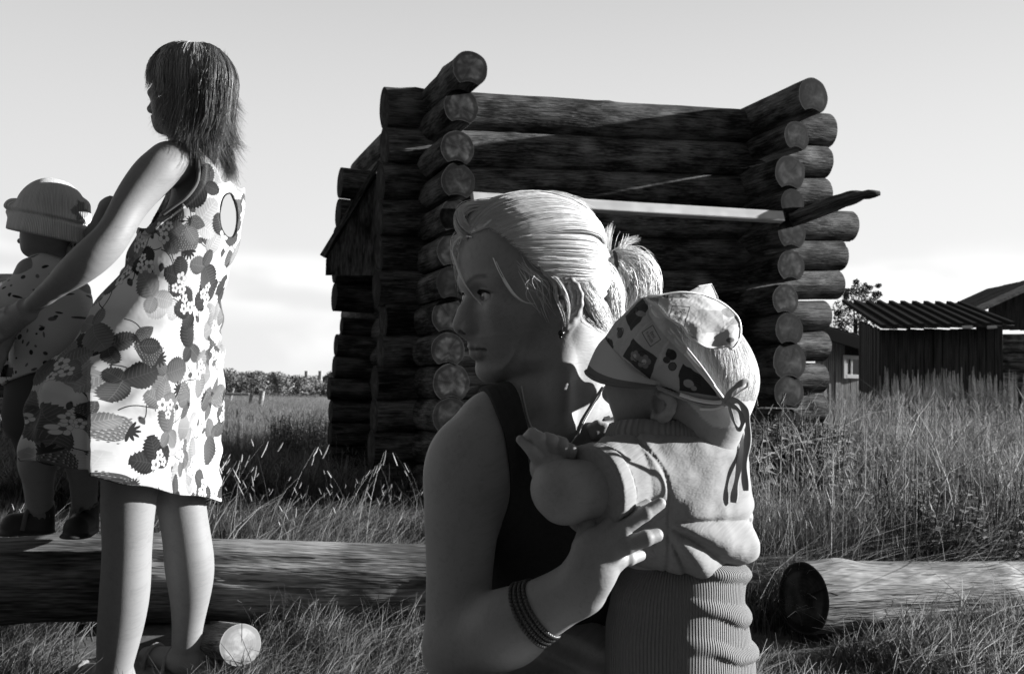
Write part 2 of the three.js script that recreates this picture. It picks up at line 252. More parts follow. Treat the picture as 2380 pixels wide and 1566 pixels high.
// ---------- bench logs ----------
let logB = null; const logA = Q(1868, 1390, 2.8);
{
  const mk = (name, label, a, b, r0, r1, seed, opts, mats) => { const p = [(a[0] + b[0]) / 2, 0, (a[2] + b[2]) / 2]; const t = thing(name, label, 'log', p, null); part('trunk', logGeo(sub(a, p), sub(b, p), r0, r1, seed, opts), mats, t); return t; };
  // middle log
  mk('felled_log', 'long peeled log with a knot and dark hollow, behind the seated woman', Q(150, 1345, 2.86), Q(1885, 1368, 3.2), 0.134, 0.112, 41, { step: 0.02, seg: 64, knots: 14, rough: 0.03, hollow: [[1.22, 0.0, 0.15, 0.032, 0.05], [1.15, 5.75, 0.2, 0.02, -0.010], [0.6, 0.2, 0.14, 0.012, 0.014], [0.36, 0.45, 0.14, 0.010, 0.010], [0.75, 0.75, 0.16, 0.012, 0.009], [0.5, 0.7, 0.2, 0.008, 0.008]] }, [benchMat, endMat[0]]);
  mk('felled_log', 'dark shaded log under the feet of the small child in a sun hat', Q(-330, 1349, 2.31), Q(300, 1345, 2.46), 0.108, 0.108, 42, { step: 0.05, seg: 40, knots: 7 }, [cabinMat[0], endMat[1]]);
  { const a = Q(1868, 1390, 2.8), b = logB = add(a, [0.90 * 1.9, -0.075, -0.43 * 1.9]); mk('felled_log', 'pale sunlit log with a black cut end, right of the baby', a, b, 0.108, 0.088, 43, { step: 0.03, seg: 56, knots: 9 }, [benchMat, endMat[1]]); }
  { const a = Q(558, 1517, 2.42), b = Q(440, 1478, 3.2); a[1] = 0.05; mk('bolster_log', 'thin log with a pale round cut end lying under the long log', a, b, 0.054, 0.058, 44, { step: 0.05, seg: 28, knots: 2 }, [benchMat, paleEnd]); }
}
// ---------- sheds, hut, barn, fence, far wood ----------
const plankTex = tex(256, 512, (u, v) => { const s = .5 * pn(u, v, 60, 5, 81) + .3 * pn(u, v, 120, 12, 82) + .2 * pn(u, v, 8, 8, 83); return mix(.010, .055, clamp((s - .25) / .5)); });
const palePlank = tex(256, 512, (u, v) => { const s = .5 * pn(u, v, 60, 5, 91) + .3 * pn(u, v, 120, 12, 92) + .2 * pn(u, v, 8, 8, 93); return mix(.12, .34, clamp((s - .25) / .5)); });
const plankM = M(1, .9, { map: plankTex, bumpMap: plankTex, bumpScale: .01 }), paleM = M(1, .9, { map: palePlank, bumpMap: palePlank, bumpScale: .008 }), darkM = M(.04, .9);
const baseAt = (x, y, d) => { const p = Q(x, y, d); return [p[0], groundH(p[0], p[2]), p[2]]; };
const uvSwap = (g, s = 1) => { const u = g.attributes.uv; for (let i = 0; i < u.count; i++) u.setXY(i, u.getY(i) * 3 * s, u.getX(i) * .6 * s); return g; };
// a wall of upright planks from A to B (ground points), top heights hA..hB
function plankWall(parent, org, A, B, hA, hB, w, mat, seed, skip = () => false) {
  const r = rng(seed), L = Math.hypot(B[0] - A[0], B[2] - A[2]), n = Math.round(L / w), d = [(B[0] - A[0]) / L, 0, (B[2] - A[2]) / L]; let out = [-d[2], 0, d[0]]; if (out[2] < 0 && Math.abs(out[2]) > .3) out = out.map((v) => -v);
  for (let i = 0; i < n; i++) { if (skip((i + .5) / n)) continue; const t = (i + .5) / n, p = lerp3(A, B, t), h = mix(hA, hB, t), o = (r() - .5) * .022; const a = sub(add([p[0], p[1] - .05, p[2]], out, o), org), b = sub(add([p[0], p[1] + h, p[2]], out, o), org); b[1] -= r() * .03; part('plank', uvSwap(boardGeo(a, b, L / n * .96, .028, out, .004, seed * 50 + i)), mat, parent); }
}
{
  // dark shed with a roof of narrow strips
  const org = baseAt(2190, 950, 13.6), s = thing('plank_shed', 'dark shed of upright planks under a strip roof, behind the grassy bank', 'shed', org);
  const FL = baseAt(2047, 950, 13.5), FR = baseAt(2332, 955, 13.7), BL = baseAt(1999, 945, 15.6), eL = Q(2047, 765, 13.5)[1], eR = Q(2332, 757, 13.7)[1], bL2 = Q(1999, 742, 15.6)[1];
  plankWall(s, org, FL, FR, eL - FL[1], eR - FR[1], .135, plankM, 3); plankWall(s, org, BL, FL, bL2 - BL[1], eL - FL[1], .15, plankM, 5);
  const TL = Q(1963, 704, 15.8), TR = Q(2232, 707, 16.0), RL = Q(2053, 763, 13.2), RR = Q(2356, 757, 13.4); const rn = nrm(cross(sub(RL, TL), sub(TR, TL))).map((v) => v); const up = rn[1] < 0 ? rn.map((v) => -v) : rn;
  const N = 11; for (let i = 0; i < N; i++) { const t = i / (N - 1); const a = sub(add(lerp3(TL, TR, t), up, .03), org), b = sub(add(lerp3(RL, RR, t), up, .03), org); part('roof_strip', boardGeo(a, add(b, nrm(sub(b, a)), (noise(i, 3) - .5) * .1), .075, .05, up, .006, 60 + i), MP(.03, 1, { specularIntensity: 0 }), s); if (i < N - 1) { const t2 = (i + .5) / (N - 1), L = len(sub(TR, TL)) / (N - 1); part('roof_board', boardGeo(sub(lerp3(TL, TR, t2), org), sub(lerp3(RL, RR, t2), org), L * 1.05, .02, up, .002, 90 + i), M(.03, .9), s); } }
  for (const [x0, x1] of [[2238, 2262], [2296, 2318]]) part('eave_board', boardGeo(sub(Q(x0, 761, 13.15), org), sub(Q(x1, 760, 13.15), org), .04, .02, [0, .3, 1], .002, 7), M(.4, .8), s);
}
{
  // small hut with a white window
  const org = baseAt(1960, 950, 17.5), s = thing('plank_hut', 'pale plank hut with a white framed window, between cabin corner and dark shed', 'hut', org);
  const A = baseAt(1896, 950, 17.4), B = baseAt(2040, 950, 17.8), hA = Q(1896, 765, 17.4)[1], hB = Q(2040, 815, 17.8)[1];
  const wx0 = .455, wx1 = .74; const wd = nrm(sub(B, A)), wl = len(sub(B, A)); const out = [-wd[2], 0, wd[0]].map((v) => v * (wd[0] > 0 ? 1 : -1));
  plankWall(s, org, A, B, hA - A[1], hB - B[1], .14, paleM, 21, (t) => t > wx0 && t < wx1);
  const yb = Q(1960, 874, 17.5)[1], yt = Q(1960, 829, 17.5)[1];
  for (let i = 0; i < 3; i++) { const p = lerp3(A, B, mix(wx0, wx1, (i + .5) / 3)); part('plank', uvSwap(boardGeo(sub([p[0], A[1] - .05, p[2]], org), sub([p[0], yb, p[2]], org), wl * (wx1 - wx0) / 3 * .96, .028, out, .004, 300 + i)), paleM, s); part('plank', uvSwap(boardGeo(sub([p[0], yt, p[2]], org), sub([p[0], mix(hA, hB, .5) - .06, p[2]], org), wl * (wx1 - wx0) / 3 * .96, .028, out, .004, 310 + i)), plankM, s); }
  const wp = (t, y, o = .03) => sub(add([mix(A[0], B[0], t), y, mix(A[2], B[2], t)], out, o), org), win = new THREE.Group(); win.name = 'window'; s.add(win); const white = M(.75, .6);
  for (const [a, b] of [[wp(wx0, yb - .04), wp(wx0, yt + .04)], [wp(wx1, yb - .04), wp(wx1, yt + .04)], [wp(wx0, yt), wp(wx1, yt)], [wp(wx0, yb), wp(wx1, yb)]]) part('frame', boardGeo(a, b, .075, .05, out, .004, 5), white, win);
  part('glazing_bar', boardGeo(wp(.56, yb), wp(.56, yt), .03, .03, out, .003, 6), white, win);
  part('pane', boardGeo(wp(wx0, (yb + yt) / 2, .005), wp(wx1, (yb + yt) / 2, .005), yt - yb, .008, out, .001, 8), MP(.02, .08, {}), win);
  const r0 = sub(Q(1880, 758, 17.1), org), r1 = sub(Q(2060, 812, 17.4), org); for (let k = 0; k < 3; k++) part('roof_board', boardGeo(add(r0, [0, 0, -k * .7]), add(r1, [0, 0, -k * .7]), .72, .12, [-.3, 1, .12], .004, 40 + k), plankM, s);
  part('eave_board', boardGeo(add(r0, [0, -.10, .38]), add(r1, [0, -.10, .38]), .22, .03, out, .003, 44), M(.035, .9), s);
}
{
  // barn at the right edge
  const org = baseAt(2380, 950, 23), s = thing('log_barn', 'dark log barn with a low gable roof at the edge, behind the shed', 'barn', org);
  const A = baseAt(2300, 950, 23), B = baseAt(2560, 960, 22), yw = Q(2380, 760, 23)[1];
  for (let i = 0; i < 11; i++) { const y = .12 + i * .235; if (y > yw) break; part('log', logGeo(sub([A[0], y, A[2]], org), sub([B[0], y, B[2]], org), .13, .125, 2000 + i, { step: .5, seg: 14, knots: 2 }), [cabinMat[i % 2], endMat[0]], s); }
  const P = Q(2448, 640, 22.5), E0 = Q(2262, 724, 22.6), E1 = Q(2640, 735, 22.4); for (const E of [E0, E1]) for (let k = 0; k < 4; k++) part('roof_board', boardGeo(sub(add(E, [0, 0, -k * .9]), org), sub(add(P, [0, 0, -k * .9]), org), .92, .07, [E === E0 ? -.4 : .4, 1, 0], .004, 70 + k), k ? plankM : paleM, s);
  for (let i = 0; i < 12; i++) { const t = (i + .5) / 12, x = mix(2300, 2600, t), yy = x < 2448 ? mix(716, 648, (x - 2280) / 168) : mix(648, 722, (x - 2448) / 160); part('plank', uvSwap(boardGeo(sub([Q(x, 900, 22.7)[0], yw - .1, Q(x, 900, 22.7)[2]], org), sub(Q(x, yy, 22.7), org), .28, .03, [0, 0, 1], .004, 500 + i)), plankM, s); }
}
{
  // dark shed at the left edge
  const org = baseAt(-80, 950, 8.2), s = thing('log_shed', 'dark shed at the picture edge, half hidden behind the small child', 'shed', org);
  const A = baseAt(-420, 950, 8.4), B = baseAt(34, 950, 8.1); const top = Q(20, 668, 8.1)[1]; const n = 8; for (let i = 0; i < n; i++) { const y = top * (i + .5) / n; part('log', logGeo(sub([A[0], y, A[2]], org), sub([B[0] + (i % 2) * .05, y, B[2]], org), top / n * .53, top / n * .5, 2100 + i, { step: .3, seg: 18, knots: 2 }), [cabinMat[i % 2], endMat[1]], s); }
  for (let k = 0; k < 3; k++) part('roof_board', boardGeo(sub(add(Q(-430, 655, 7.9), [0, k * .05, -k * .5]), org), sub(add(Q(30, 655, 7.9), [0, k * .05, -k * .5]), org), .52, .06, [0, 1, .3], .004, 130 + k), plankM, s);
}
// fence posts and rails, poles, the low pale barn in the fields
for (const [x, y0, y1, d, w, lab] of [[605, 908, 962, 34, .10, 'thick pale fence post, third from the girl, leaning in the field'], [579, 916, 960, 34, .065, 'slim leaning fence post left of the thick pale post'], [537, 902, 930, 46, .08, 'short fence post nearest the girl, beyond the field']]) {
  const b = Q(x - 6, y1, d), t = Q(x + 4, y0, d); single('fence_post', (() => { const g = logGeo([0, -.3, 0], [t[0] - b[0], t[1] - b[1], 0], w, w * .9, x, { step: .2, seg: 12, knots: 1 }); return g; })(), [paleM, paleM], lab, 'post', 'fence posts in the far field').position.set(...b);
}
{ const b = Q(540, 922, 46), o = [b[0], 0, b[2]], t = thing('rail_fence', 'low rail fence across the field behind the girl', 'fence', o); for (const y of [916, 944]) part('rail', tubeGeo([sub(Q(380, y - 3, 45), o), sub(Q(578, y, 45), o)], .07, 7), paleM, t); for (const x of [400, 470]) part('post', tubeGeo([sub(Q(x, 956, 45), o), sub(Q(x, 905, 45), o)], .09, 7), paleM, t); }
for (const [x, y, d, lab] of [[712, 862, 110, 'thin pole in the field, tallest and first from the girl'], [744, 862, 130, 'thin pole in the middle of the row of three'], [776, 866, 150, 'thin pole nearest the lean-to']]) { const b = Q(x, 925, d), t = Q(x, y, d); single('pole', tubeGeo([[0, -1, 0], [t[0] - b[0], t[1] - b[1], t[2] - b[2]]], .0022 * d, 7), M(.3, .9), lab, 'pole', 'poles in the far field').position.set(...b); }
{ const b = Q(758, 918, 140), t = thing('low_barn', 'long low barn with a pale roof far out in the fields', 'barn', b); const L = (x, y, z) => sub(Q(x, y, 140 + z), b);
  part('roof', boardGeo(L(716, 907, 0), L(800, 905, 0), .95, .15, [0, .6, 1], .02, 3), M(.5, .8), t); part('wall', boardGeo(L(718, 917, .6), L(798, 915, .6), .9, .2, [0, 0, 1], .02, 4), M(.06, .9), t); }
{ const b = Q(528, 915, 120), t = thing('hay_shelter', 'pale low shelter far out in the fields next to the dress', 'shelter', b); const L = (x, y, z = 0) => sub(Q(x, y, 120 + z), b); part('wall', boardGeo(L(500, 912), L(566, 912), .8, .3, [0, 0, 1], .02, 5), M(.34, .8), t); part('roof', boardGeo(L(498, 904), L(568, 904), .25, .8, [0, 0, 1], .02, 6), M(.2, .8), t); }
// dark log house behind the photographer: it takes the light off everything that faces the camera
{
  const org = [1, 0, 4.8], s = thing('log_house', 'tall dark log house standing behind the photographer, out of the picture', 'log house', org);
  for (let i = 0; i < 22; i++) part('log', logGeo([-16, .15 + i * .25, 0], [14, .15 + i * .25, 0], .135, .13, 2300 + i, { step: 1, seg: 12, knots: 2 }), [cabinMat[i % 2], endMat[0]], s);
  for (const [x] of [[-15.8], [13.8]]) for (let i = 0; i < 22; i++) part('log', logGeo([x, .27 + i * .25, -.4], [x, .27 + i * .25, 7], .135, .13, 2400 + i, { step: 1, seg: 12, knots: 1 }), [cabinMat[i % 2], endMat[0]], s);
  for (let i = 0; i < 31; i++) part('roof_board', boardGeo([-16.2 + i, 5.4, -.9], [-16.2 + i, 8.6, 3.6], .98, .05, [0, 1, -1], .004, 600 + i), plankM, s);
}
// ---------- foliage ----------
function leafClump(n, R0, size, seed, up = .3) {   // many small leaf faces spread through a ball
  const r = rng(seed), pos = [], nor = [], idx = []; for (let i = 0; i < n; i++) { let d; do d = [r() * 2 - 1, r() * 2 - 1, r() * 2 - 1]; while (len(d) > 1 || len(d) < .35); const c = [d[0] * R0, d[1] * R0 * .8, d[2] * R0]; const a = nrm([r() - .5, r() - .5, r() - .5]), b = nrm(cross(a, [r() - .5, r() - .5, r() - .5])), s = size * (.6 + r() * .8); const nn = nrm(add(nrm(d), [0, 1, 0], up)); const k = pos.length / 3; for (const [x, y] of [[-1, 0], [0, -.45], [1, 0], [0, .45]]) { pos.push(c[0] + (a[0] * x + b[0] * y) * s, c[1] + (a[1] * x + b[1] * y) * s, c[2] + (a[2] * x + b[2] * y) * s); nor.push(...nn); } idx.push(k, k + 1, k + 2, k, k + 2, k + 3); }
  return geo(pos, idx, null, nor);
}
const leafMat = (v) => MP(v, .8, { side: THREE.DoubleSide, transmission: .3, thickness: 0, specularIntensity: .3 });
{
  // bush-like tree behind the hut
  const b = baseAt(1990, 950, 24), t = thing('tree', 'bushy young tree behind the hut and the dark shed', 'tree', b); const r = rng(8); const gs = [], L = (p) => sub(p, b);
  const blobs = [[1985, 690, 30], [1995, 672, 20], [2020, 690, 24], [2030, 712, 22], [1960, 715, 26], [1990, 730, 36], [1950, 748, 24], [1975, 765, 34], [2020, 750, 30], [1955, 775, 20], [2000, 790, 36], [1960, 812, 30], [2008, 676, 12], [2040, 685, 12], [1972, 678, 12]];
  blobs.push([1990, 655, 8], [2022, 668, 8], [2042, 664, 7], [1968, 690, 9], [1948, 728, 9], [2046, 704, 9], [2036, 730, 12], [1942, 770, 10], [2012, 662, 6], [2000, 712, 16]); blobs.forEach(([x, y, rp], i) => { const g = leafClump(Math.round(rp * 11), rp * 24 / QF * .95, .036, 100 + i); const c = L(Q(x, y, 24 + (r() - .5) * .8)); gs.push(g.translate(...c)); });
  part('crown', mergeGeometries(gs), leafMat(.075), t); part('trunk', tubeGeo([[0, -.1, 0], [.05, .8, 0], [-.05, 1.6, .05], L(Q(1992, 740, 24))], [.09, .08, .06, .03], 8), M(.06, .9), t);
  for (const [x, y] of [[1985, 690], [2025, 700], [1955, 750]]) t.add((() => { const m = shade(new THREE.Mesh(tubeGeo([[0, 1.2, 0], lerp3([0, 1.2, 0], L(Q(x, y, 24)), .6), L(Q(x, y, 24))], [.04, .03, .012], 6), M(.06, .9))); m.name = 'branch'; return m; })());
}
function copies(name, g, mat, list, label, cat) { const m = shade(new THREE.InstancedMesh(g, mat, list.length)); const o = new THREE.Object3D(), c = new THREE.Color(); list.forEach(([x, y, z, s, ry, tone, tilt, sy], i) => { o.position.set(x, y, z); o.rotation.set(tilt || 0, ry, (tilt || 0) * .6); o.scale.set(s, s * (sy || 1), s); o.updateMatrix(); m.setMatrixAt(i, o.matrix); c.setRGB(tone, tone, tone); m.setColorAt(i, c); }); m.name = numbered(name); m.userData = { kind: 'stuff', label, category: cat }; scene.add(m); return m; }
{
  // far wood along the horizon
  const r = rng(44), list = []; const g = leafClump(1100, 1, .075, 7, .5);
  for (let i = 0; i < 900; i++) { const a = (r() - .5) * 1.75, d = 210 + r() * 70, x = Math.sin(a) * d, z = -Math.cos(a) * d; const h = 3.2 + 2.6 * noise(a * 26, 3) + 1.6 * noise(a * 90, 5); list.push([x, h * .45 * (.5 + r()), z, h * .5 * (.7 + r() * .5), r() * 6, .7 + r() * .6]); }
  copies('far_wood', g, leafMat(.10), list, 'dark strip of far-off wood along the horizon', 'wood');
  const l2 = []; for (let i = 0; i < 200; i++) { const a = -.7 + r() * .6, d = 90 + r() * 60; l2.push([Math.sin(a) * d, .7 + r() * .6, -Math.cos(a) * d, 1.0 + r() * 1.1, r() * 6, .8 + r() * .8]); }
  copies('far_shrubs', g, leafMat(.16), l2, 'grey shrubs in the fields before the far wood', 'shrubs');
}
// ---------- grass ----------
function blades(n, seed, h0, h1, w, lean, heads = 0, spread = .06) {
  const r = rng(seed), pos = [], nor = [], idx = [], col = [];
  const blade = (bx, bz, h, ww, an, bend, tone, seg = 4) => { const dx = Math.cos(an), dz = Math.sin(an), sx = -dz, sz = dx; const k = pos.length / 3; for (let i = 0; i <= seg; i++) { const t = i / seg, o = bend * t * t, y = h * (t - .25 * bend / h * t * t * t), wd = ww * (1 - Math.pow(t, 1.6)) + .0004; for (const s of [-1, 1]) { pos.push(bx + dx * o + sx * wd * s, y, bz + dz * o + sz * wd * s); const nn = nrm([dx * .4 + sx * s * .3, .7, dz * .4 + sz * s * .3]); nor.push(...nn); col.push(tone, tone, tone); } } for (let i = 0; i < seg; i++) { const a = k + i * 2; idx.push(a, a + 1, a + 2, a + 1, a + 3, a + 2); } };
  for (let i = 0; i < n; i++) { const h = mix(h0, h1, r()); blade((r() - .5) * spread * 2, (r() - .5) * spread * 2, h, w * (.6 + r() * .7), r() * 6.28, h * lean * (.3 + r()), .6 + r() * .7); }
  for (let i = 0; i < heads; i++) { const h = h1 * (1.1 + r() * .45), an = r() * 6.28, bend = h * lean * .5 * r(), bx = (r() - .5) * spread * 2, bz = (r() - .5) * spread * 2; blade(bx, bz, h, .0015, an, bend, 1.3, 5); const tx = bx + Math.cos(an) * bend, tz = bz + Math.sin(an) * bend, ty = h - .25 * bend; const L = .03 + r() * .04, R0 = .0022 + r() * .0018; const p = tubeGeo([[tx - Math.cos(an) * L * .3, ty - L, tz - Math.sin(an) * L * .3], [tx, ty - L * .5, tz], [tx + Math.cos(an) * L * .25, ty, tz + Math.sin(an) * L * .25]], [R0 * .6, R0, R0 * .35], 5); const k = pos.length / 3; const P = p.attributes.position, N = p.attributes.normal; for (let q = 0; q < P.count; q++) { pos.push(P.getX(q), P.getY(q), P.getZ(q)); nor.push(N.getX(q), N.getY(q), N.getZ(q)); col.push(1.4, 1.4, 1.4); } for (const q of p.index.array) idx.push(k + q); }
  const g = geo(pos, idx, null, nor); g.setAttribute('color', new THREE.Float32BufferAttribute(col, 3)); return g;
}
function weedGeo(seed, h, n, size) { const r = rng(seed), pos = [], nor = [], idx = [], col = []; for (let s = 0; s < 3; s++) { const bx = (r() - .5) * .1, bz = (r() - .5) * .1, hh = h * (.7 + r() * .4), lx = (r() - .5) * .15, lz = (r() - .5) * .15; for (let i = 0; i < n; i++) { const t = .15 + .85 * i / n, a = i * 2.4 + r(), L = size * (1.25 - t) * (.7 + r() * .6), y = hh * t, x = bx + lx * t, z = bz + lz * t, dx = Math.cos(a), dz = Math.sin(a), k = pos.length / 3, tone = .6 + r() * .8; for (const [l, w, dy] of [[0, .02, 0], [.4, .3, .12], [.4, -.3, .12], [1, 0, -.1]]) { pos.push(x + dx * L * l - dz * L * w, y + L * dy, z + dz * L * l + dx * L * w); nor.push(...nrm([dx * .3, .9, dz * .3])); col.push(tone, tone, tone); } idx.push(k, k + 1, k + 2, k + 1, k + 3, k + 2); } const st = tubeGeo([[bx, 0, bz], [bx + lx, hh, bz + lz]], [.004, .002], 4), k = pos.length / 3, P = st.attributes.position, N = st.attributes.normal; for (let q = 0; q < P.count; q++) { pos.push(P.getX(q), P.getY(q), P.getZ(q)); nor.push(N.getX(q), N.getY(q), N.getZ(q)); col.push(.7, .7, .7); } for (const q of st.index.array) idx.push(k + q); } const g = geo(pos, idx, null, nor); g.setAttribute('color', new THREE.Float32BufferAttribute(col, 3)); return g; }
{
  const gm = (v, t = .35) => MP(v, .75, { side: THREE.DoubleSide, vertexColors: true, transmission: t, thickness: 0, specularIntensity: .35 });
  const r = rng(99); const A = [], B = [], C = [], D = [], E = [], W = [];
  const inCabin = (x, z) => { const p = [x - cabC0[0], 0, z - cabC0[2]]; const u = dot(p, wallDir), w = dot(p, wallOut); return u > -.05 && u < 2.65 && w < .05 && w > -2.3; };
  const onLog = (x, z) => false;
  const segD = (x, z) => { const d = [logB[0] - logA[0], logB[2] - logA[2]], l2 = d[0] * d[0] + d[1] * d[1], t = clamp(((x - logA[0]) * d[0] + (z - logA[2]) * d[1]) / l2); const ex = x - logA[0] - d[0] * t, ez = z - logA[2] - d[1] * t; return Math.hypot(ex, ez) * (ez > 0 ? -1 : 1); };
  const holes = [[Q(2090, 1130, 4.5), .30], [Q(2180, 1200, 4.1), .26], [Q(1960, 1060, 6), .3], [Q(2250, 1040, 7), .5], [Q(1850, 1180, 4.4), .22]];
  const put = (L, x, z, s, t, tilt = .12, sy = 1) => { const lg = segD(x, z); if (Math.abs(lg) < .125) return; if (lg < 0 && lg > -.7 && L !== A && x > .6) return; if (lg < 0 && lg > -.35 && x > .6) s *= .6; if (L !== A) for (const [p, q] of holes) if (Math.hypot(x - p[0], (z - p[2]) * .6) < q) return; put2(L, x, z, s, t, tilt, sy); };
  const put2 = (L, x, z, s, t, tilt, sy) => L.push([x, groundH(x, z) - .01, z, s, r() * 6.28, t, (r() - .5) * tilt * 2, sy]);
  const dens = (x, z, f = 1.4) => noise(x * f + 31, z * f + 7, 2);
  // trampled foreground
  for (let i = 0; i < 5200; i++) { const z = -1.55 - r() * 1.3, x = (r() * 2 - 1) * (.3 - z * .62); if (dens(x, z, 2.2) < .25) continue; put(A, x, z, .35 + r() * .5, .55 + r() * .8, .5); }
  // along the logs and just behind them
  for (let i = 0; i < 9000; i++) { const z = -2.95 - r() * 2.6, x = (r() * 2 - 1) * (.4 - z * .64); const dn = dens(x, z); if (dn < .2) continue; const right = sstep(.5, 1.2, x), k = r(); if (z > -3.05 && k < .5) continue; right < .5 || k < .35 ? put(A, x, z, (right < .5 ? .8 : 1.1) * (.7 + r() * .7) * (.6 + dn * .7), .5 + r() * .8, .3) : k < .86 ? put(B, x, z, .8 * (.55 + r() * .6) * (.6 + dn * .6), .5 + r() * .8, .22) : put(C, x, z, .8 * (.7 + r() * .5), .7 + r() * .6, .2); }
  // short grass against the right-hand log
  for (let i = 0; i < 1500; i++) { const t = r() * 1.05, o = .10 + r() * .55, dx = logB[0] - logA[0], dz = logB[2] - logA[2], l = Math.hypot(dx, dz), x = logA[0] + dx * t - dz / l * o, z = logA[2] + dz * t + dx / l * o; put2(A, x, z, (.5 + r() * .8) * (o < .2 ? .7 : 1), .5 + r() * .8, .45, 1); }
  // bank on the right up to the sheds
  for (let i = 0; i < 20000; i++) { const z = -3.4 - Math.pow(r(), .8) * 10.5, x = .5 + r() * (-z * .64 + .3); if (inCabin(x, z) || dens(x, z, 1.1) < .3) continue; const k = r(), h = mix(.82, .86, sstep(-4, -7, z)) * (.5 + .8 * dens(x, z, .8)); k < .24 ? put(A, x, z, 1.3 + r(), .5 + r() * .8, .3) : k < .86 ? put(B, x, z, h * (.7 + r() * .5), .35 + r() * 1.1, r() < .3 ? 1.1 : .5) : put(C, x, z, h * (.75 + r() * .35), .6 + r() * .6, .2); }
  // shaded ground before the cabin and at its left
  for (let i = 0; i < 14000; i++) { const z = -5.4 - r() * 4.6, x = -(-z * .64 + .4) + r() * (-z * .64 + 1.1); if (inCabin(x, z) || dens(x, z) < .15) continue; const k = z > -6.2 ? .1 : r(), h = mix(.45, .72, sstep(-6, -7.5, z)); k < .4 ? put(A, x, z, 1.2 + r(), .6 + r() * .6, .3) : k < .93 ? put(B, x, z, h * (.75 + r() * .5), .5 + r() * .7, .22) : put(C, x, z, h * (.8 + r() * .4), .7 + r() * .6, .2); }
  // tall sunlit stems standing before the shade
  for (let i = 0; i < 60; i++) { const z = -3.3 - r() * 1.6, x = -1.9 + r() * 2.1; put(C, x, z, .45 + Math.pow(r(), 2) * .55, .9 + r() * .6, .2); }
  // meadow
  for (let i = 0; i < 30000; i++) { const z = -9.5 - Math.pow(r(), 1.5) * 34, x = (r() * 2 - 1) * (-z * .66); if (inCabin(x, z)) continue; const s = 1 + sstep(-12, -40, z) * 1.6; r() < .85 ? put(B, x, z, s * (.75 + r() * .5), .5 + r() * .9, .3, .34 / s) : put(C, x, z, s * (.75 + r() * .4), .7 + r() * .6, .2, .4 / s); }
  for (let i = 0; i < 18000; i++) { const z = -40 - Math.pow(r(), 1.3) * 150, x = (r() * 2 - 1) * (-z * .66); const s = 2.6 - z * .014; put(B, x, z, s * (.8 + r() * .5), .5 + r() * .9, .1, .36 / s); }
  // leafy weeds by the cabin corner, under the sheds, by the lean-to
  for (let i = 0; i < 800; i++) { const p = Q(1690 + r() * 230, 960, 4.5 + r() * 1.3); put(W, p[0], p[2], .75 + r() * .65, .7 + r() * .9, .25); }
  for (let i = 0; i < 260; i++) { const p = Q(2020 + r() * 340, 960, 10.5 + r() * 2.4); put(W, p[0], p[2], .7 + r() * .5, .6 + r() * .6, .15); put(E, p[0] + .3 * r(), p[2], .75 + r() * .35, .8 + r() * .5, .08); }
  for (let i = 0; i < 160; i++) { const p = Q(640 + r() * 170, 960, 7.8 + r() * 2.5); put(W, p[0], p[2], .8 + r() * .4, .7 + r() * .7, .15); }
  for (let i = 0; i < 2400; i++) { const z = -3.3 - r() * 8, x = .6 + r() * (-z * .62); if (!inCabin(x, z) && dens(x, z, .9) > .42) put(W, x, z, .45 + r() * .65, .5 + r() * 1.0, .4); }
  for (let i = 0; i < 60; i++) { const p = Q(1740 + r() * 640, 960, 4 + r() * 1.5); put(W, p[0], p[2], .45 + r() * .4, .7 + r() * .7, .15); }
  const S = []; for (let i = 0; i < 260; i++) { const z = -3.5 - r() * 5.5, x = .6 + r() * (-z * .62); if (!inCabin(x, z)) put(S, x, z, .8 + r() * .5, .7 + r() * .7, .6); }
  copies('dry_stalks', blades(2, 9, .5, .8, .0019, 1.5, 0, .03), gm(.34), S, 'long pale dry stalks leaning over the grassy bank', 'grass');
  const spike = (() => { const r2 = rng(5), gs = [weedGeo(61, .62, 9, .10)]; const st = tubeGeo([[0, 0, 0], [.01, .78, 0]], [.004, .0025], 5); const P = []; for (let i = 0; i < 46; i++) { const t = .62 + .36 * (i / 46), a = i * 2.4, R0 = .028 * (1 - (i / 46) * .8); P.push(new THREE.IcosahedronGeometry(.008 * (1.2 - i / 60), 0).translate(Math.cos(a) * R0 * .6, t, Math.sin(a) * R0 * .6)); } const all = [gs[0], st, ...P].map((g) => { const q = g.index ? g.toNonIndexed() : g; q.deleteAttribute('uv'); if (!q.attributes.color) q.setAttribute('color', new THREE.Float32BufferAttribute(new Float32Array(q.attributes.position.count * 3).fill(1.4), 3)); return q; }); return mergeGeometries(all); })();
  copies('short_grass', blades(24, 1, .05, .17, .0015, .9, 0, .07), gm(.26), A, 'short dry grass and trampled stalks round the logs', 'grass');
  copies('tall_grass', blades(26, 2, .14, .52, .0017, 1.15, 1, .13), gm(.26), B, 'tall meadow grass behind the logs and out to the fields', 'grass');
  copies('seeding_grass', blades(8, 3, .2, .44, .0018, .9, 3, .12), gm(.28), C, 'tall grass with pale seed heads standing in the sun', 'grass');
  copies('flower_spikes', spike, gm(.15), E, 'upright seed spikes along the foot of the dark shed', 'weeds');
  copies('leafy_weeds', weedGeo(4, .55, 18, .10), gm(.12), W, 'leafy weeds round the cabin corner and the sheds', 'weeds');
}
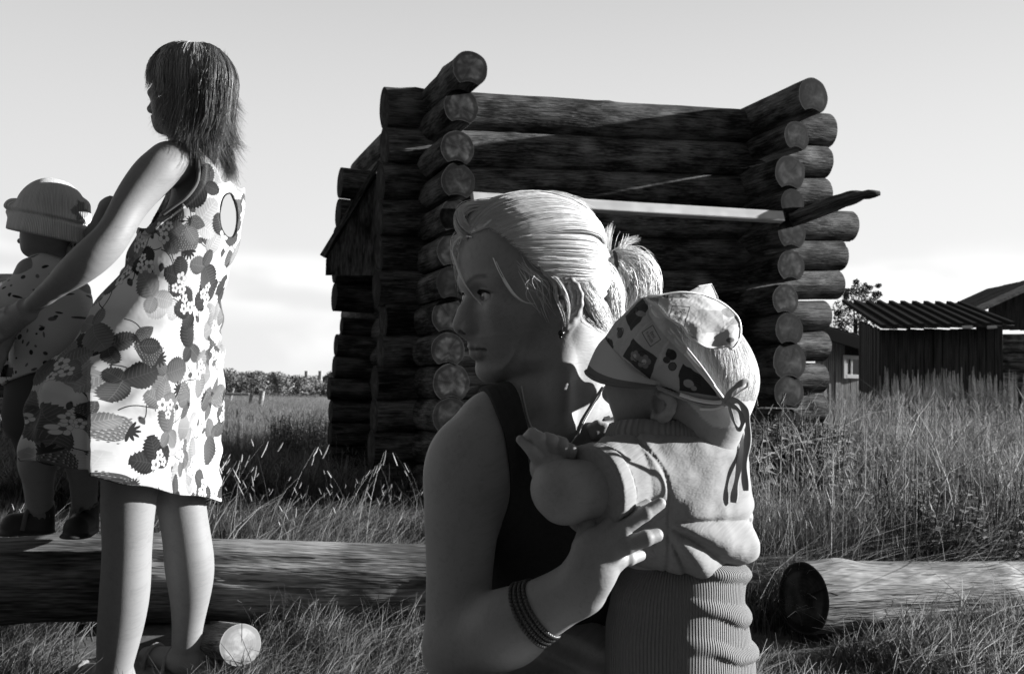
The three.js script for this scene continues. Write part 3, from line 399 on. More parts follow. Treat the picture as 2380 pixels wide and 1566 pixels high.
// ---------- sculpting: distance fields joined by smooth unions, meshed on a grid ----------
const smin = (a, b, k) => { const h = k - Math.abs(a - b); return h > 0 && k > 0 ? Math.min(a, b) - h * h / (4 * k) : Math.min(a, b); };
const smax = (a, b, k) => -smin(-a, -b, k);
let RS = 1;   // size of the radii given below
class Field {
  constructor() { this.p = []; this.k = 0.02; this.warp = null; }
  add(f, c, r, op = 'u', k = this.k) { this.p.push({ f, c, r, op, k }); return this; }
  cap(a, b, ra, rb = ra, k, op = 'u') {
    ra *= RS; rb *= RS;
    const B = sub(b, a), bb = dot(B, B) || 1e-9;
    return this.add((x, y, z) => { const px = x - a[0], py = y - a[1], pz = z - a[2]; let t = (px * B[0] + py * B[1] + pz * B[2]) / bb; t = t < 0 ? 0 : t > 1 ? 1 : t; return Math.hypot(px - B[0] * t, py - B[1] * t, pz - B[2] * t) - (ra + (rb - ra) * t); }, lerp3(a, b, 0.5), len(B) / 2 + Math.max(ra, rb), op, k);
  }
  // chain of points with radii
  chain(pts, radii, k, kOut) { for (let i = 0; i + 1 < pts.length; i++) this.cap(pts[i], pts[i + 1], radii[i], radii[i + 1], i ? k : (kOut ?? k)); return this; }
  // one smooth tapering limb along a curve of many points
  curve(pts, radii, k, h = .012) {
    radii = radii.map((v) => v * RS); const n = pts.length - 1, S = []; for (let i = 0; i < n; i++) { const B = sub(pts[i + 1], pts[i]); S.push([...pts[i], ...B, 1 / (dot(B, B) || 1e-9), radii[i], radii[i + 1] - radii[i]]); }
    const raw = (x, y, z) => { let m = 1e9; const D = []; for (const q of S) { const px = x - q[0], py = y - q[1], pz = z - q[2]; let t = (px * q[3] + py * q[4] + pz * q[5]) * q[6]; t = t < 0 ? 0 : t > 1 ? 1 : t; const v = Math.hypot(px - q[3] * t, py - q[4] * t, pz - q[5] * t) - q[7] - q[8] * t; D.push(v); if (v < m) m = v; } if (m > .12) return m; let s = 0; for (const v of D) s += Math.exp((m - v) / h); return m - h * Math.log(s); };
    const mid = S[n >> 1], pr = nrm(cross([mid[3], mid[4], mid[5]], [.3, .2, 1])), off = raw(mid[0] + mid[3] / 2 + pr[0] * mid[7], mid[1] + mid[4] / 2 + pr[1] * mid[7], mid[2] + mid[5] / 2 + pr[2] * mid[7]);
    const lo = [0, 1, 2].map((i) => Math.min(...pts.map((p) => p[i]))), hi = [0, 1, 2].map((i) => Math.max(...pts.map((p) => p[i]))); return this.add((x, y, z) => raw(x, y, z) - off, lerp3(lo, hi, .5), len(sub(hi, lo)) / 2 + Math.max(...radii) + .03, 'u', k);
  }
  // capsule with an elliptic section: flat direction n scaled by fl (<1 = thinner along n)
  flatCap(a, b, ra, rb, n, fl, k, op = 'u') {
    ra *= RS; rb *= RS;
    const B = sub(b, a), bb = dot(B, B) || 1e-9; n = nrm(n);
    return this.add((x, y, z) => { let px = x - a[0], py = y - a[1], pz = z - a[2]; let t = (px * B[0] + py * B[1] + pz * B[2]) / bb; t = t < 0 ? 0 : t > 1 ? 1 : t; px -= B[0] * t; py -= B[1] * t; pz -= B[2] * t; const r = ra + (rb - ra) * t; const w = px * n[0] + py * n[1] + pz * n[2]; const q = Math.sqrt(Math.max(0, px * px + py * py + pz * pz - w * w)); const k0 = Math.hypot(q / r, w / (r * fl)), k1 = Math.hypot(q / (r * r), w / (r * r * fl * fl)); return k1 > 1e-9 ? k0 * (k0 - 1) / k1 : -r * fl; }, lerp3(a, b, 0.5), len(B) / 2 + Math.max(ra, rb), op, k);
  }
  ell(c, rad, k, ax = null, op = 'u') {
    rad = rad.map((v) => v * RS);
    const [X, Y, Z] = ax || [[1, 0, 0], [0, 1, 0], [0, 0, 1]];
    return this.add((x, y, z) => { const p = [x - c[0], y - c[1], z - c[2]]; const u = dot(p, X), v = dot(p, Y), w = dot(p, Z); const k0 = Math.hypot(u / rad[0], v / rad[1], w / rad[2]), k1 = Math.hypot(u / (rad[0] * rad[0]), v / (rad[1] * rad[1]), w / (rad[2] * rad[2])); return k1 > 1e-9 ? k0 * (k0 - 1) / k1 : -Math.min(...rad); }, c, Math.max(...rad), op, k);
  }
  // stacked ellipses: sections { c, x (unit), rx, rz }, z axis = cross(x, up axis)
  loft(secs, k, op = 'u', pw = 2) {
    secs = secs.map((s) => ({ ...s, rx: s.rx * RS, rz: s.rz * RS }));
    const n = secs.length; const A = secs[0].c, T = sub(secs[n - 1].c, A), TL = len(T), d = nrm(T); const ts = secs.map((s) => dot(sub(s.c, A), d));
    const S = secs.map((s) => { const X = nrm(sub(s.x, [d[0] * dot(s.x, d), d[1] * dot(s.x, d), d[2] * dot(s.x, d)])); return { ...s, X, Z: cross(X, d) }; });
    const rm = Math.max(...secs.map((s) => Math.max(s.rx, s.rz)));
    return this.add((x, y, z) => {
      const p = [x - A[0], y - A[1], z - A[2]]; let t = dot(p, d); const tc = clamp(t, ts[0], ts[n - 1]); let i = 0; while (i + 2 < n && tc > ts[i + 1]) i++;
      let f = (tc - ts[i]) / (ts[i + 1] - ts[i]); f = f * f * (3 - 2 * f) * 0.5 + f * 0.5; const a = S[i], b = S[i + 1];
      const cx = mix(a.c[0], b.c[0], f), cy = mix(a.c[1], b.c[1], f), cz = mix(a.c[2], b.c[2], f), q = [x - cx, y - cy, z - cz], X = lerp3(a.X, b.X, f), Z = lerp3(a.Z, b.Z, f), rx = mix(a.rx, b.rx, f), rz = mix(a.rz, b.rz, f);
      const u = dot(q, X), w = dot(q, Z), k0 = Math.hypot(u / rx, w / rz), k1 = Math.hypot(u / (rx * rx), w / (rz * rz)); let e = k1 > 1e-9 ? k0 * (k0 - 1) / k1 : -Math.min(rx, rz); if (pw !== 2) { const m = Math.pow(Math.pow(Math.abs(u / rx), pw) + Math.pow(Math.abs(w / rz), pw), 1 / pw); e = (m - 1) * Math.min(rx, rz); }
      const o = Math.abs(t - (ts[0] + ts[n - 1]) / 2) - (ts[n - 1] - ts[0]) / 2; return smax(e, o, 0.03);
    }, lerp3(A, secs[n - 1].c, 0.5), TL / 2 + rm, op, k);
  }
  eval(x, y, z, P = this.p) { let d = 1; for (const q of P) { const v = q.f(x, y, z); if (q.op === 'u') d = smin(d, v, q.k); else if (q.op === 's') d = smax(d, -v, q.k); else d = q.op(d, v, x, y, z); } if (this.warp) d = this.warp(d, x, y, z); return d; }
  prune(c, r) { return this.p.filter((q) => !q.c || Math.hypot(q.c[0] - c[0], q.c[1] - c[1], q.c[2] - c[2]) - q.r < r + 0.035 + q.k); }
  bounds(pad = 0.01) { const lo = [9, 9, 9], hi = [-9, -9, -9]; lo.fill(1e9); hi.fill(-1e9); for (const q of this.p) if (q.op === 'u' && q.c) for (let i = 0; i < 3; i++) { lo[i] = Math.min(lo[i], q.c[i] - q.r); hi[i] = Math.max(hi[i], q.c[i] + q.r); } return [lo.map((v) => v - pad), hi.map((v) => v + pad)]; }
}
// surface nets over blocks that the surface may pass; field: eval(x, y, z, pruned) and prune(c, r)
function meshField(F, h, lo, hi, margin = 1.6) {
  if (!lo) [lo, hi] = F.bounds(h * 3);
  const B = 8, nb = [0, 1, 2].map((i) => Math.ceil((hi[i] - lo[i]) / h / B)), n = nb.map((v) => v * B + 1), sy = n[0], sz = n[0] * n[1];
  const D = new Float32Array(n[0] * n[1] * n[2]).fill(1), act = [], half = B * h / 2, rad = half * Math.sqrt(3);
  for (let bz = 0; bz < nb[2]; bz++) for (let by = 0; by < nb[1]; by++) for (let bx = 0; bx < nb[0]; bx++) {
    const c = [lo[0] + bx * B * h + half, lo[1] + by * B * h + half, lo[2] + bz * B * h + half], P = F.prune(c, rad); if (!P.some((q) => q.op === 'u')) continue;
    const d0 = F.eval(c[0], c[1], c[2], P), far = Math.abs(d0) > rad * margin + 0.01;
    for (let z = 0; z <= B; z++) for (let y = 0; y <= B; y++) for (let x = 0; x <= B; x++) { const i = bx * B + x + (by * B + y) * sy + (bz * B + z) * sz; if (far) { if (D[i] === 1 && d0 < 0) D[i] = -1; } else D[i] = F.eval(lo[0] + (bx * B + x) * h, lo[1] + (by * B + y) * h, lo[2] + (bz * B + z) * h, P); }
    if (!far) act.push([bx, by, bz, P]);
  }
  const vid = new Int32Array(D.length).fill(-1), pos = [], nor = [], idx = [];
  const cell = (x, y, z, P) => {
    const i = x + y * sy + z * sz; if (vid[i] >= 0) return;
    let m = 0; const v = []; for (let k = 0; k < 8; k++) { const d = D[i + (k & 1) + (k >> 1 & 1) * sy + (k >> 2) * sz]; v.push(d); if (d < 0) m |= 1 << k; }
    if (m === 0 || m === 255) return;
    let s = [0, 0, 0], c = 0; for (const [a, b] of EDGES) if ((m >> a & 1) !== (m >> b & 1)) { const t = v[a] / (v[a] - v[b]); s[0] += (a & 1) + t * ((b & 1) - (a & 1)); s[1] += (a >> 1 & 1) + t * ((b >> 1 & 1) - (a >> 1 & 1)); s[2] += (a >> 2) + t * ((b >> 2) - (a >> 2)); c++; }
    let p = [lo[0] + (x + s[0] / c) * h, lo[1] + (y + s[1] / c) * h, lo[2] + (z + s[2] / c) * h]; const e = h * 0.4;
    const d = F.eval(p[0], p[1], p[2], P), g = [F.eval(p[0] + e, p[1], p[2], P) - F.eval(p[0] - e, p[1], p[2], P), F.eval(p[0], p[1] + e, p[2], P) - F.eval(p[0], p[1] - e, p[2], P), F.eval(p[0], p[1], p[2] + e, P) - F.eval(p[0], p[1], p[2] - e, P)], gl = len(g) || 1, q = clamp(-d / (gl / (2 * e)), -0.5 * h, 0.5 * h);
    vid[i] = pos.length / 3; pos.push(p[0] + g[0] / gl * q, p[1] + g[1] / gl * q, p[2] + g[2] / gl * q); nor.push(g[0] / gl, g[1] / gl, g[2] / gl);
  };
  for (const [bx, by, bz, P] of act) for (let z = 0; z < B; z++) for (let y = 0; y < B; y++) for (let x = 0; x < B; x++) cell(bx * B + x, by * B + y, bz * B + z, P);
  const quad = (a, b, c, d, f) => { if (a < 0 || b < 0 || c < 0 || d < 0) return; f ? idx.push(a, b, c, a, c, d) : idx.push(a, c, b, a, d, c); };
  for (const [bx, by, bz] of act) for (let z = 0; z < B; z++) for (let y = 0; y < B; y++) for (let x = 0; x < B; x++) {
    const X = bx * B + x, Y = by * B + y, Z = bz * B + z, i = X + Y * sy + Z * sz, a = D[i] < 0;
    if (Y && Z && a !== D[i + 1] < 0) quad(vid[i - sy - sz], vid[i - sz], vid[i], vid[i - sy], a);
    if (X && Z && a !== D[i + sy] < 0) quad(vid[i - 1 - sz], vid[i - 1], vid[i], vid[i - sz], a);
    if (X && Y && a !== D[i + sz] < 0) quad(vid[i - 1 - sy], vid[i - sy], vid[i], vid[i - 1], a);
  }
  const g = new THREE.BufferGeometry(); g.setAttribute('position', new THREE.Float32BufferAttribute(pos, 3)); g.setAttribute('normal', new THREE.Float32BufferAttribute(nor, 3)); g.setIndex(idx); return g;
}
const EDGES = [[0, 1], [2, 3], [4, 5], [6, 7], [0, 2], [1, 3], [4, 6], [5, 7], [0, 4], [1, 5], [2, 6], [3, 7]];
function colorBy(g, f) { const p = g.attributes.position, c = new Float32Array(p.count * 3); for (let i = 0; i < p.count; i++) { const v = f(p.getX(i), p.getY(i), p.getZ(i), i); c[3 * i] = c[3 * i + 1] = c[3 * i + 2] = v; } g.setAttribute('color', new THREE.BufferAttribute(c, 3)); return g; }
const shift = (g, o) => g.translate(-o[0], -o[1], -o[2]);
// signed distance to a closed polygon in the plane (negative inside)
function polySDF(P) {
  const n = P.length; return (x, y) => { let d = 1e9, s = 1; for (let i = 0, j = n - 1; i < n; j = i++) { const ex = P[j][0] - P[i][0], ey = P[j][1] - P[i][1], wx = x - P[i][0], wy = y - P[i][1]; const t = clamp((wx * ex + wy * ey) / (ex * ex + ey * ey)); const bx = wx - ex * t, by = wy - ey * t; d = Math.min(d, bx * bx + by * by); const c1 = y >= P[i][1], c2 = y < P[j][1], c3 = ex * wy > ey * wx; if ((c1 && c2 && c3) || (!c1 && !c2 && !c3)) s = -s; } return s * Math.sqrt(d); };
}
function smoothPoly(P, per = 4) { const c = new THREE.CatmullRomCurve3(P.map((p) => new THREE.Vector3(p[0], p[1], 0)), true, 'centripetal'); return c.getPoints(P.length * per).slice(0, -1).map((p) => [p.x, p.y]); }
// scalp: distance from a centre along a direction to the bald head without ears
function scalp(field, C, n = 48) {
  const T = []; for (let j = 0; j <= n; j++) for (let i = 0; i <= 2 * n; i++) { const th = j / n * Math.PI, ph = i / (2 * n) * 2 * Math.PI, d = [Math.sin(th) * Math.cos(ph), Math.cos(th), Math.sin(th) * Math.sin(ph)]; let r = .2; for (let k = 0; k < 40; k++) { const v = field.eval(C[0] + d[0] * r, C[1] + d[1] * r, C[2] + d[2] * r); r -= v * .9; if (Math.abs(v) < 1e-4 || r < .01) break; } T.push(clamp(r, .02, .2)); }
  return (d) => { const th = Math.acos(clamp(d[1], -1, 1)) / Math.PI * n, ph = (Math.atan2(d[2], d[0]) / (2 * Math.PI) + 1) % 1 * 2 * n; const j = Math.min(n - 1, Math.floor(th)), i = Math.min(2 * n - 1, Math.floor(ph)), a = th - j, b = ph - i, W = 2 * n + 1; return mix(mix(T[j * W + i], T[j * W + i + 1], b), mix(T[(j + 1) * W + i], T[(j + 1) * W + i + 1], b), a); };
}
class Hair {   // many thin tapering three-sided strands gathered into one geometry
  constructor() { this.pos = []; this.nor = []; this.col = []; this.idx = []; }
  strand(pts, r, tone, seg = 3, taper = true) {
    const n = pts.length, base = this.pos.length / 3; let side = null;
    for (let i = 0; i < n; i++) {
      const t = nrm(sub(pts[Math.min(i + 1, n - 1)], pts[Math.max(i - 1, 0)])); let s = side ? sub(side, [t[0] * dot(side, t), t[1] * dot(side, t), t[2] * dot(side, t)]) : cross(t, [0.3, 0.2, 1]); s = nrm(s); side = s; const b = cross(s, t); const k = i / (n - 1), rr = r * (taper ? Math.min(1, 2.2 * (1 - k) + .12) * Math.min(1, .45 + k * 5) : 1);
      for (let q = 0; q < seg; q++) { const a = q / seg * 2 * Math.PI, c = Math.cos(a), d = Math.sin(a), nx = s[0] * c + b[0] * d, ny = s[1] * c + b[1] * d, nz = s[2] * c + b[2] * d; this.pos.push(pts[i][0] + nx * rr, pts[i][1] + ny * rr, pts[i][2] + nz * rr); this.nor.push(nx, ny, nz); this.col.push(tone, tone, tone); }
    }
    for (let i = 0; i + 1 < n; i++) for (let q = 0; q < seg; q++) { const a = base + i * seg + q, a2 = base + i * seg + (q + 1) % seg, b = a + seg, b2 = a2 + seg; this.idx.push(a, b, a2, b, b2, a2); }
  }
  addGeo(g, tone) { const base = this.pos.length / 3, p = g.attributes.position, q = g.attributes.normal; for (let i = 0; i < p.count; i++) { this.pos.push(p.getX(i), p.getY(i), p.getZ(i)); this.nor.push(q.getX(i), q.getY(i), q.getZ(i)); const t = typeof tone === 'function' ? tone(p.getX(i), p.getY(i), p.getZ(i)) : tone; this.col.push(t, t, t); } const ix = g.index.array; for (let i = 0; i < ix.length; i++) this.idx.push(base + ix[i]); }
  build() { const g = geo(this.pos, this.idx, null, this.nor); g.setAttribute('color', new THREE.Float32BufferAttribute(this.col, 3)); return g; }
}
const hairMat = (v, extra = {}) => MP(v, 0.42, { vertexColors: true, specularIntensity: 0.8, ...extra });
// ---------- people: shared ----------
const UK = 2560 / 2380, U = (u, v, d) => Q(u / UK, v / UK, d);
const skinTex = tex(512, 512, (u, v) => 0.84 + 0.11 * pn(u, v, 14, 14, 1) + 0.10 * pn(u, v, 44, 44, 5) + 0.09 * pn(u, v, 170, 170, 2) - 0.09 * sstep(0.80, 0.9, pn(u, v, 110, 110, 7)));
const skinBump = tex(512, 512, (u, v) => 0.5 * pn(u, v, 128, 128, 3) + 0.5 * pn(u, v, 64, 64, 4), false);
function skinMat(v, rough = 0.55) { return MP(v, rough, { vertexColors: true, map: skinTex, bumpMap: skinBump, bumpScale: 0.00016, specularIntensity: 0.4 }); }
const planarUV = (g, s = 6) => setUV(g, (x, y, z) => [(x + z * 0.7) * s, (y + z * 0.31) * s]);
const linenBump = tex(256, 256, (u, v) => 0.5 + 0.5 * (pn(u, v, 128, 128, 6) - 0.5) + 0.4 * (pn(u, v, 40, 40, 2) - 0.5), false);
const clothTone = tex(256, 256, (u, v) => 0.82 + 0.2 * pn(u, v, 40, 40, 12) + 0.12 * pn(u, v, 120, 120, 13));
const clothMat = (v, extra = {}) => MP(v, 0.95, { map: clothTone, bumpMap: linenBump, bumpScale: 0.0005, sheen: 0.3, sheenRoughness: 0.6, sheenColor: gray(v), specularIntensity: 0.3, ...extra });

// a head's own axes: forward, up, near side; traced units s0 per photo pixel
function headFrame(u0, v0, d, yaw, s0, k, v740 = v0) {
  const c = Math.cos(R(yaw)), s = Math.sin(R(yaw)); const O = U(u0, v0, d);
  const r = camRight.toArray(), b = camBack.toArray(), Up = camUp.toArray();
  const F = [-r[0] * c + b[0] * s, -r[1] * c + b[1] * s, -r[2] * c + b[2] * s], S = [r[0] * s + b[0] * c, r[1] * s + b[1] * c, r[2] * s + b[2] * c];
  return { O, F, Up, S, k, s0,
    loc: (x, y, z) => { const p = [x - O[0], y - O[1], z - O[2]]; return [dot(p, F) / k, dot(p, Up) / k, dot(p, S) / k]; },
    world: (a, bb, cc) => [O[0] + k * (F[0] * a + Up[0] * bb + S[0] * cc), O[1] + k * (F[1] * a + Up[1] * bb + S[1] * cc), O[2] + k * (F[2] * a + Up[2] * bb + S[2] * cc)],
    b: (v) => (v0 - v) * s0, at(u, v, cc) { let a = ((u0 - u) * s0 + cc * s) / c, y = (v0 - v) * s0; for (let i = 0; i < 6; i++) { const q = toQ(this.world(a, y, cc)), m = q[2] / QF / UK / k; a -= (u - q[0] * UK) * m / c; y -= (v - q[1] * UK) * m; } return [a, y, cc]; } };
}
// where the line of sight through a photo pixel first meets a field
function surfAt(F, u, v, d0 = .6, d1 = 1.6, off = 0) { let d = d0; for (let i = 0; i < 90; i++) { const p = U(u, v, d), e = F.eval(p[0], p[1], p[2], F.prune(p, .08)) - off; if (e < .0004) return p; d += Math.min(e, .05) * .8; if (d > d1) break; } return U(u, v, d1);
}

// ---------- the young woman with the baby ----------
const WH = headFrame(1320, 740, 1.15, 25, 0.000548, 0.889);
const headW = new Field();
{
  const f = headW, B = WH.b, sag = [[.0560, 957], [.066, 951], [.0725, 941], [.0752, 927], [.0745, 914], [.0770, 903], [.0795, 893], [.0820, 882], [.0850, 870], [.0880, 856], [.0900, 845], [.0885, 825], [.0870, 800], [.0875, 780], [.0880, 760], [.0890, 744], [.0945, 724], [.0980, 706], [.0992, 690], [.1000, 665], [.0995, 640], [.0970, 605], [.0895, 570], [.0765, 542], [.055, 520], [.025, 507], [-.005, 502], [-.035, 506], [-.063, 520], [-.086, 547], [-.099, 587], [-.105, 630], [-.104, 680], [-.096, 730], [-.083, 775], [-.068, 810], [-.050, 838], [-.030, 856], [-.012, 880], [.002, 903], [.020, 925], [.040, 945]].map(([a, v]) => [a, B(v)]);
  const P = polySDF(smoothPoly(sag, 2)), b650 = B(650), b950 = B(950);
  f.add((a, b, c) => {
    const e = -P(a, b); const low = clamp((B(690) - b) / (B(690) - b950)); const front = sstep(0.02, 0.085, a), jaw = sstep(B(850), B(905), b) * sstep(.06, .03, a);
    const Z = mix(mix(.079, .063, sstep(0, .75, low)), .046, sstep(.6, 1, low) * front) - .005 * sstep(.03, .09, a) * (1 - low);
    const E = mix(mix(.080, .062, front), .026, jaw); let q = 1 - e / E; q = q < 0 ? 0 : q; q = e > E * .7 ? Math.max(0, q) : q; const w = Math.abs(c) / Z; const m = Math.sqrt(q * q + w * w);
    return (m - 1) * Math.min(E, Z) * 0.9;
  }, [0, B(740), 0], 0.16);
  const side = (fn) => { for (const s of [1, -1]) fn(s); };
  const b = B;
  f.ell([.0590, b(927), 0], [.0145, .0150, .017], .012);
  side((s) => {
    f.cap([.050, b(926), .015 * s], [.000, b(884), .050 * s], .0125, .013, .016).cap([.0, b(888), .050 * s], [-.014, b(800), .066 * s], .014, .012, .022);
    f.cap([.0865, b(713), .010 * s], [.070, b(708), .050 * s], .0085, .009, .016);         // brow
    f.ell([.060, b(778), .046 * s], [.020, .018, .014], .025);                              // cheekbone
    f.ell([.0930, b(742), .030 * s], [.0135, .0125, .018], .010, null, 's');                // socket
    f.ell([.0712, b(745), .033 * s], [.0156, .0156, .0156], .005);                          // lids
  });
  // nose
  f.chain([[.0800, b(736), 0], [.0878, b(760), 0], [.0935, b(780), 0], [.0996, b(808), 0]], [.0090, .0074, .0076, .0096], .006, .010);
  f.ell([.0885, b(806), 0], [.018, .024, .0165], .012);
  f.ell([.1000, b(817), 0], [.0122, .0100, .0105], .006);
  f.cap([.1015, b(827), 0], [.0915, b(839), 0], .0058, .0052, .006);
  side((s) => { f.ell([.0935, b(822), .0135 * s], [.0118, .0090, .0062], .0045); f.ell([.0995, b(832), .0068 * s], [.0080, .0036, .0038], .002, null, 's'); });
  // lips
  side((s) => {
    f.chain([[.0832, b(869.5), .003 * s], [.0800, b(871), .012 * s], [.0732, b(873.5), .021 * s], [.0665, b(874), .027 * s]], [.0064, .0062, .0048, .0022], .002, .0035);
    f.chain([[.0794, b(887), 0], [.0765, b(887), .011 * s], [.0705, b(882.5), .020 * s], [.0660, b(876.5), .0268 * s]], [.0080, .0072, .0050, .0020], .002, .0035);
    f.chain([[.0925, b(878), 0], [.0880, b(878), .012 * s], [.0795, b(877.2), .021 * s], [.0710, b(874.6), .0278 * s]], [.0026, .0026, .0024, .0016], .0, .0015);
    for (let i = 0; i < 3; i++) f.p[f.p.length - 1 - i].op = 's';
  });
  // lid openings
  side((s) => { const m = [.0835, b(747), .0200 * s], l = [.0712, b(745.5), .0495 * s], X = nrm(sub(l, m)), Y = [0, 1, 0], Z = cross(X, Y); f.ell(lerp3(m, l, .5), [.0162, .0066, .0150], .0012, [X, Y, Z], 's'); });
  // ears
  side((s) => {
    const E = (u, v, c) => { const p = WH.at(u, v, c); return [p[0], p[1], p[2] * s]; };
    f.ell(E(1421, 754, .077), [.017, .031, .0065], .010, [[Math.cos(.45), 0, -.43 * s], [0, 1, 0], [.43 * s, 0, Math.cos(.45)]]);
    f.ell(E(1418, 755, .087), [.0105, .016, .007], .006, null, 's');
    f.chain([[1400, 735, .082], [1398, 714, .083], [1410, 699, .084], [1428, 701, .087], [1442, 714, .090], [1451, 736, .092], [1450, 760, .091], [1441, 783, .088], [1428, 800, .085], [1414, 809, .083]].map((p) => E(...p)), [.0036, .0038, .004, .004, .004, .004, .004, .0042, .0052, .0062], .003, .004);
    f.chain([[1424, 716, .088], [1434, 738, .089], [1432, 766, .088], [1418, 785, .086]].map((p) => E(...p)), [.003, .0035, .0035, .003], .003, .005);
    f.ell(E(1403, 762, .083), [.0055, .008, .004], .004);
  });
}
const womanFoot = [0.05, 0, -1.1];
const wTorso = new Field(), wBody = new Field();
const tX = nrm([Math.cos(R(18)), 0, -Math.sin(R(18))]), tZ = [-tX[2], 0, tX[0]];
const JW = { neckB: U(1392, 1045, 1.135), shR: U(1170, 1148, 1.04), shL: U(1630, 1110, 1.20), elR: U(1143, 1632, .985), wrR: U(1448, 1470, .925), elL: U(1880, 1500, 1.10), hipR: U(1330, 1800, 1.14), hipL: U(1500, 1830, 1.16), knR: U(1210, 1960, .86), knL: U(1790, 1990, .98) };
{
  const T = wTorso;
  T.loft([{ c: U(1420, 1840, 1.16), x: tX, rx: .150, rz: .100 }, { c: U(1410, 1640, 1.155), x: tX, rx: .118, rz: .082 }, { c: U(1400, 1480, 1.15), x: tX, rx: .122, rz: .084 }, { c: U(1392, 1300, 1.145), x: tX, rx: .134, rz: .090 }, { c: U(1390, 1170, 1.145), x: tX, rx: .138, rz: .078 }, { c: U(1392, 1085, 1.145), x: tX, rx: .100, rz: .062 }], .03);
  T.cap(U(1335, 1014, 1.13), U(1235, 1066, 1.085), .036, .036, .03).cap(U(1235, 1066, 1.085), U(1180, 1120, 1.06), .036, .038, .03);
  T.cap(U(1440, 1040, 1.15), U(1620, 1100, 1.20), .036, .042, .04);
  T.ell(U(1335, 1310, 1.075), [.050, .055, .040], .05).ell(U(1500, 1310, 1.10), [.050, .055, .040], .05);
  const f = wBody; f.p.push(...T.p);
  f.add((x, y, z) => { const l = WH.loc(x, y, z); return headW.eval(l[0], l[1], l[2]) * WH.k; }, WH.O, .165, 'u', .012);
  // neck
  const n0 = WH.world(-.030, WH.b(835), 0);
  f.cap(n0, JW.neckB, .045, .047, .03); f.cap(WH.world(-.020, WH.b(880), 0), U(1378, 1040, 1.12), .022, .032, .02);
  f.cap(WH.world(-.030, WH.b(832), .052), U(1388, 1085, 1.075), .015, .011, .018);
  f.cap(WH.world(-.06, WH.b(800), .02), U(1480, 1050, 1.165), .040, .034, .04);
  f.cap(U(1375, 1092, 1.075), U(1215, 1092, 1.035), .011, .012, .02).cap(U(1395, 1092, 1.08), U(1560, 1080, 1.14), .011, .012, .02);  // collar bones
  for (const q of f.p.slice(-2)) q.tank = true;
  // near arm
  f.ell(add(JW.shR, [0, -.012, 0]), [.045, .047, .044], .03); f.p[f.p.length - 1].tank = true;
  f.curve(smooth([JW.shR, U(1158, 1240, 1.025), U(1152, 1350, 1.012), U(1146, 1500, .997), JW.elR], 16), [.0435, .0432, .0428, .0422, .0415, .0408, .0400, .0392, .0385, .0378, .0372, .0366, .0362, .0360, .0360, .0362, .0364], .02);
  f.cap(JW.elR, U(1270, 1570, .955), .0355, .0365, .02).flatCap(U(1270, 1570, .955), JW.wrR, .0355, .0265, camBack.toArray(), .85, .02);
  // far arm wraps behind the baby
  f.cap(JW.shL, U(1745, 1400, 1.23), .042, .036, .02).cap(U(1745, 1400, 1.23), U(1800, 1340, 1.17), .034, .028, .02);
  // hand on the baby's side
  const cb = camBack.toArray(), H = (u, v, d) => U(u, v, d);
  f.flatCap(JW.wrR, H(1474, 1428, .915), .0255, .0235, cb, .72, .012);
  f.flatCap(H(1474, 1428, .915), H(1492, 1372, .913), .0240, .0215, cb, .55, .01).flatCap(H(1482, 1432, .918), H(1528, 1398, .920), .020, .0150, cb, .62, .01);
  const fg = (pts, r) => { const w = pts.map((p) => H(...p)); f.chain(w, r, .002, .005); };
  fg([[1494, 1340, .915], [1532, 1306, .917], [1580, 1278, .921], [1618, 1262, .930]], [.0092, .0082, .0074, .0062]);
  fg([[1508, 1358, .910], [1556, 1322, .906], [1612, 1284, .910], [1650, 1259, .917]], [.0095, .0082, .0074, .0062]);
  fg([[1522, 1384, .912], [1566, 1364, .904], [1614, 1346, .906], [1642, 1338, .912]], [.0098, .0088, .0080, .0068]);
  fg([[1536, 1402, .922], [1572, 1396, .928], [1600, 1388, .940]], [.0085, .0075, .0062]);
  fg([[1464, 1420, .915], [1458, 1368, .918], [1472, 1315, .926], [1494, 1280, .934]], [.0125, .0110, .0095, .0075]);
}
// legs stay under the frame
wBody.cap(JW.hipR, JW.knR, .078, .058, .03).cap(JW.hipL, JW.knL, .080, .058, .03);
{ const fr = [JW.knR[0] - .02, .05, JW.knR[2] - .22], fl = [JW.knL[0] - .02, .05, JW.knL[2] - .18]; wBody.cap(JW.knR, fr, .055, .036, .02).cap(JW.knL, fl, .055, .036, .02); for (const p of [fr, fl]) wBody.cap([p[0], .035, p[2] - .05], [p[0], .03, p[2] + .13], .034, .026, .02); }

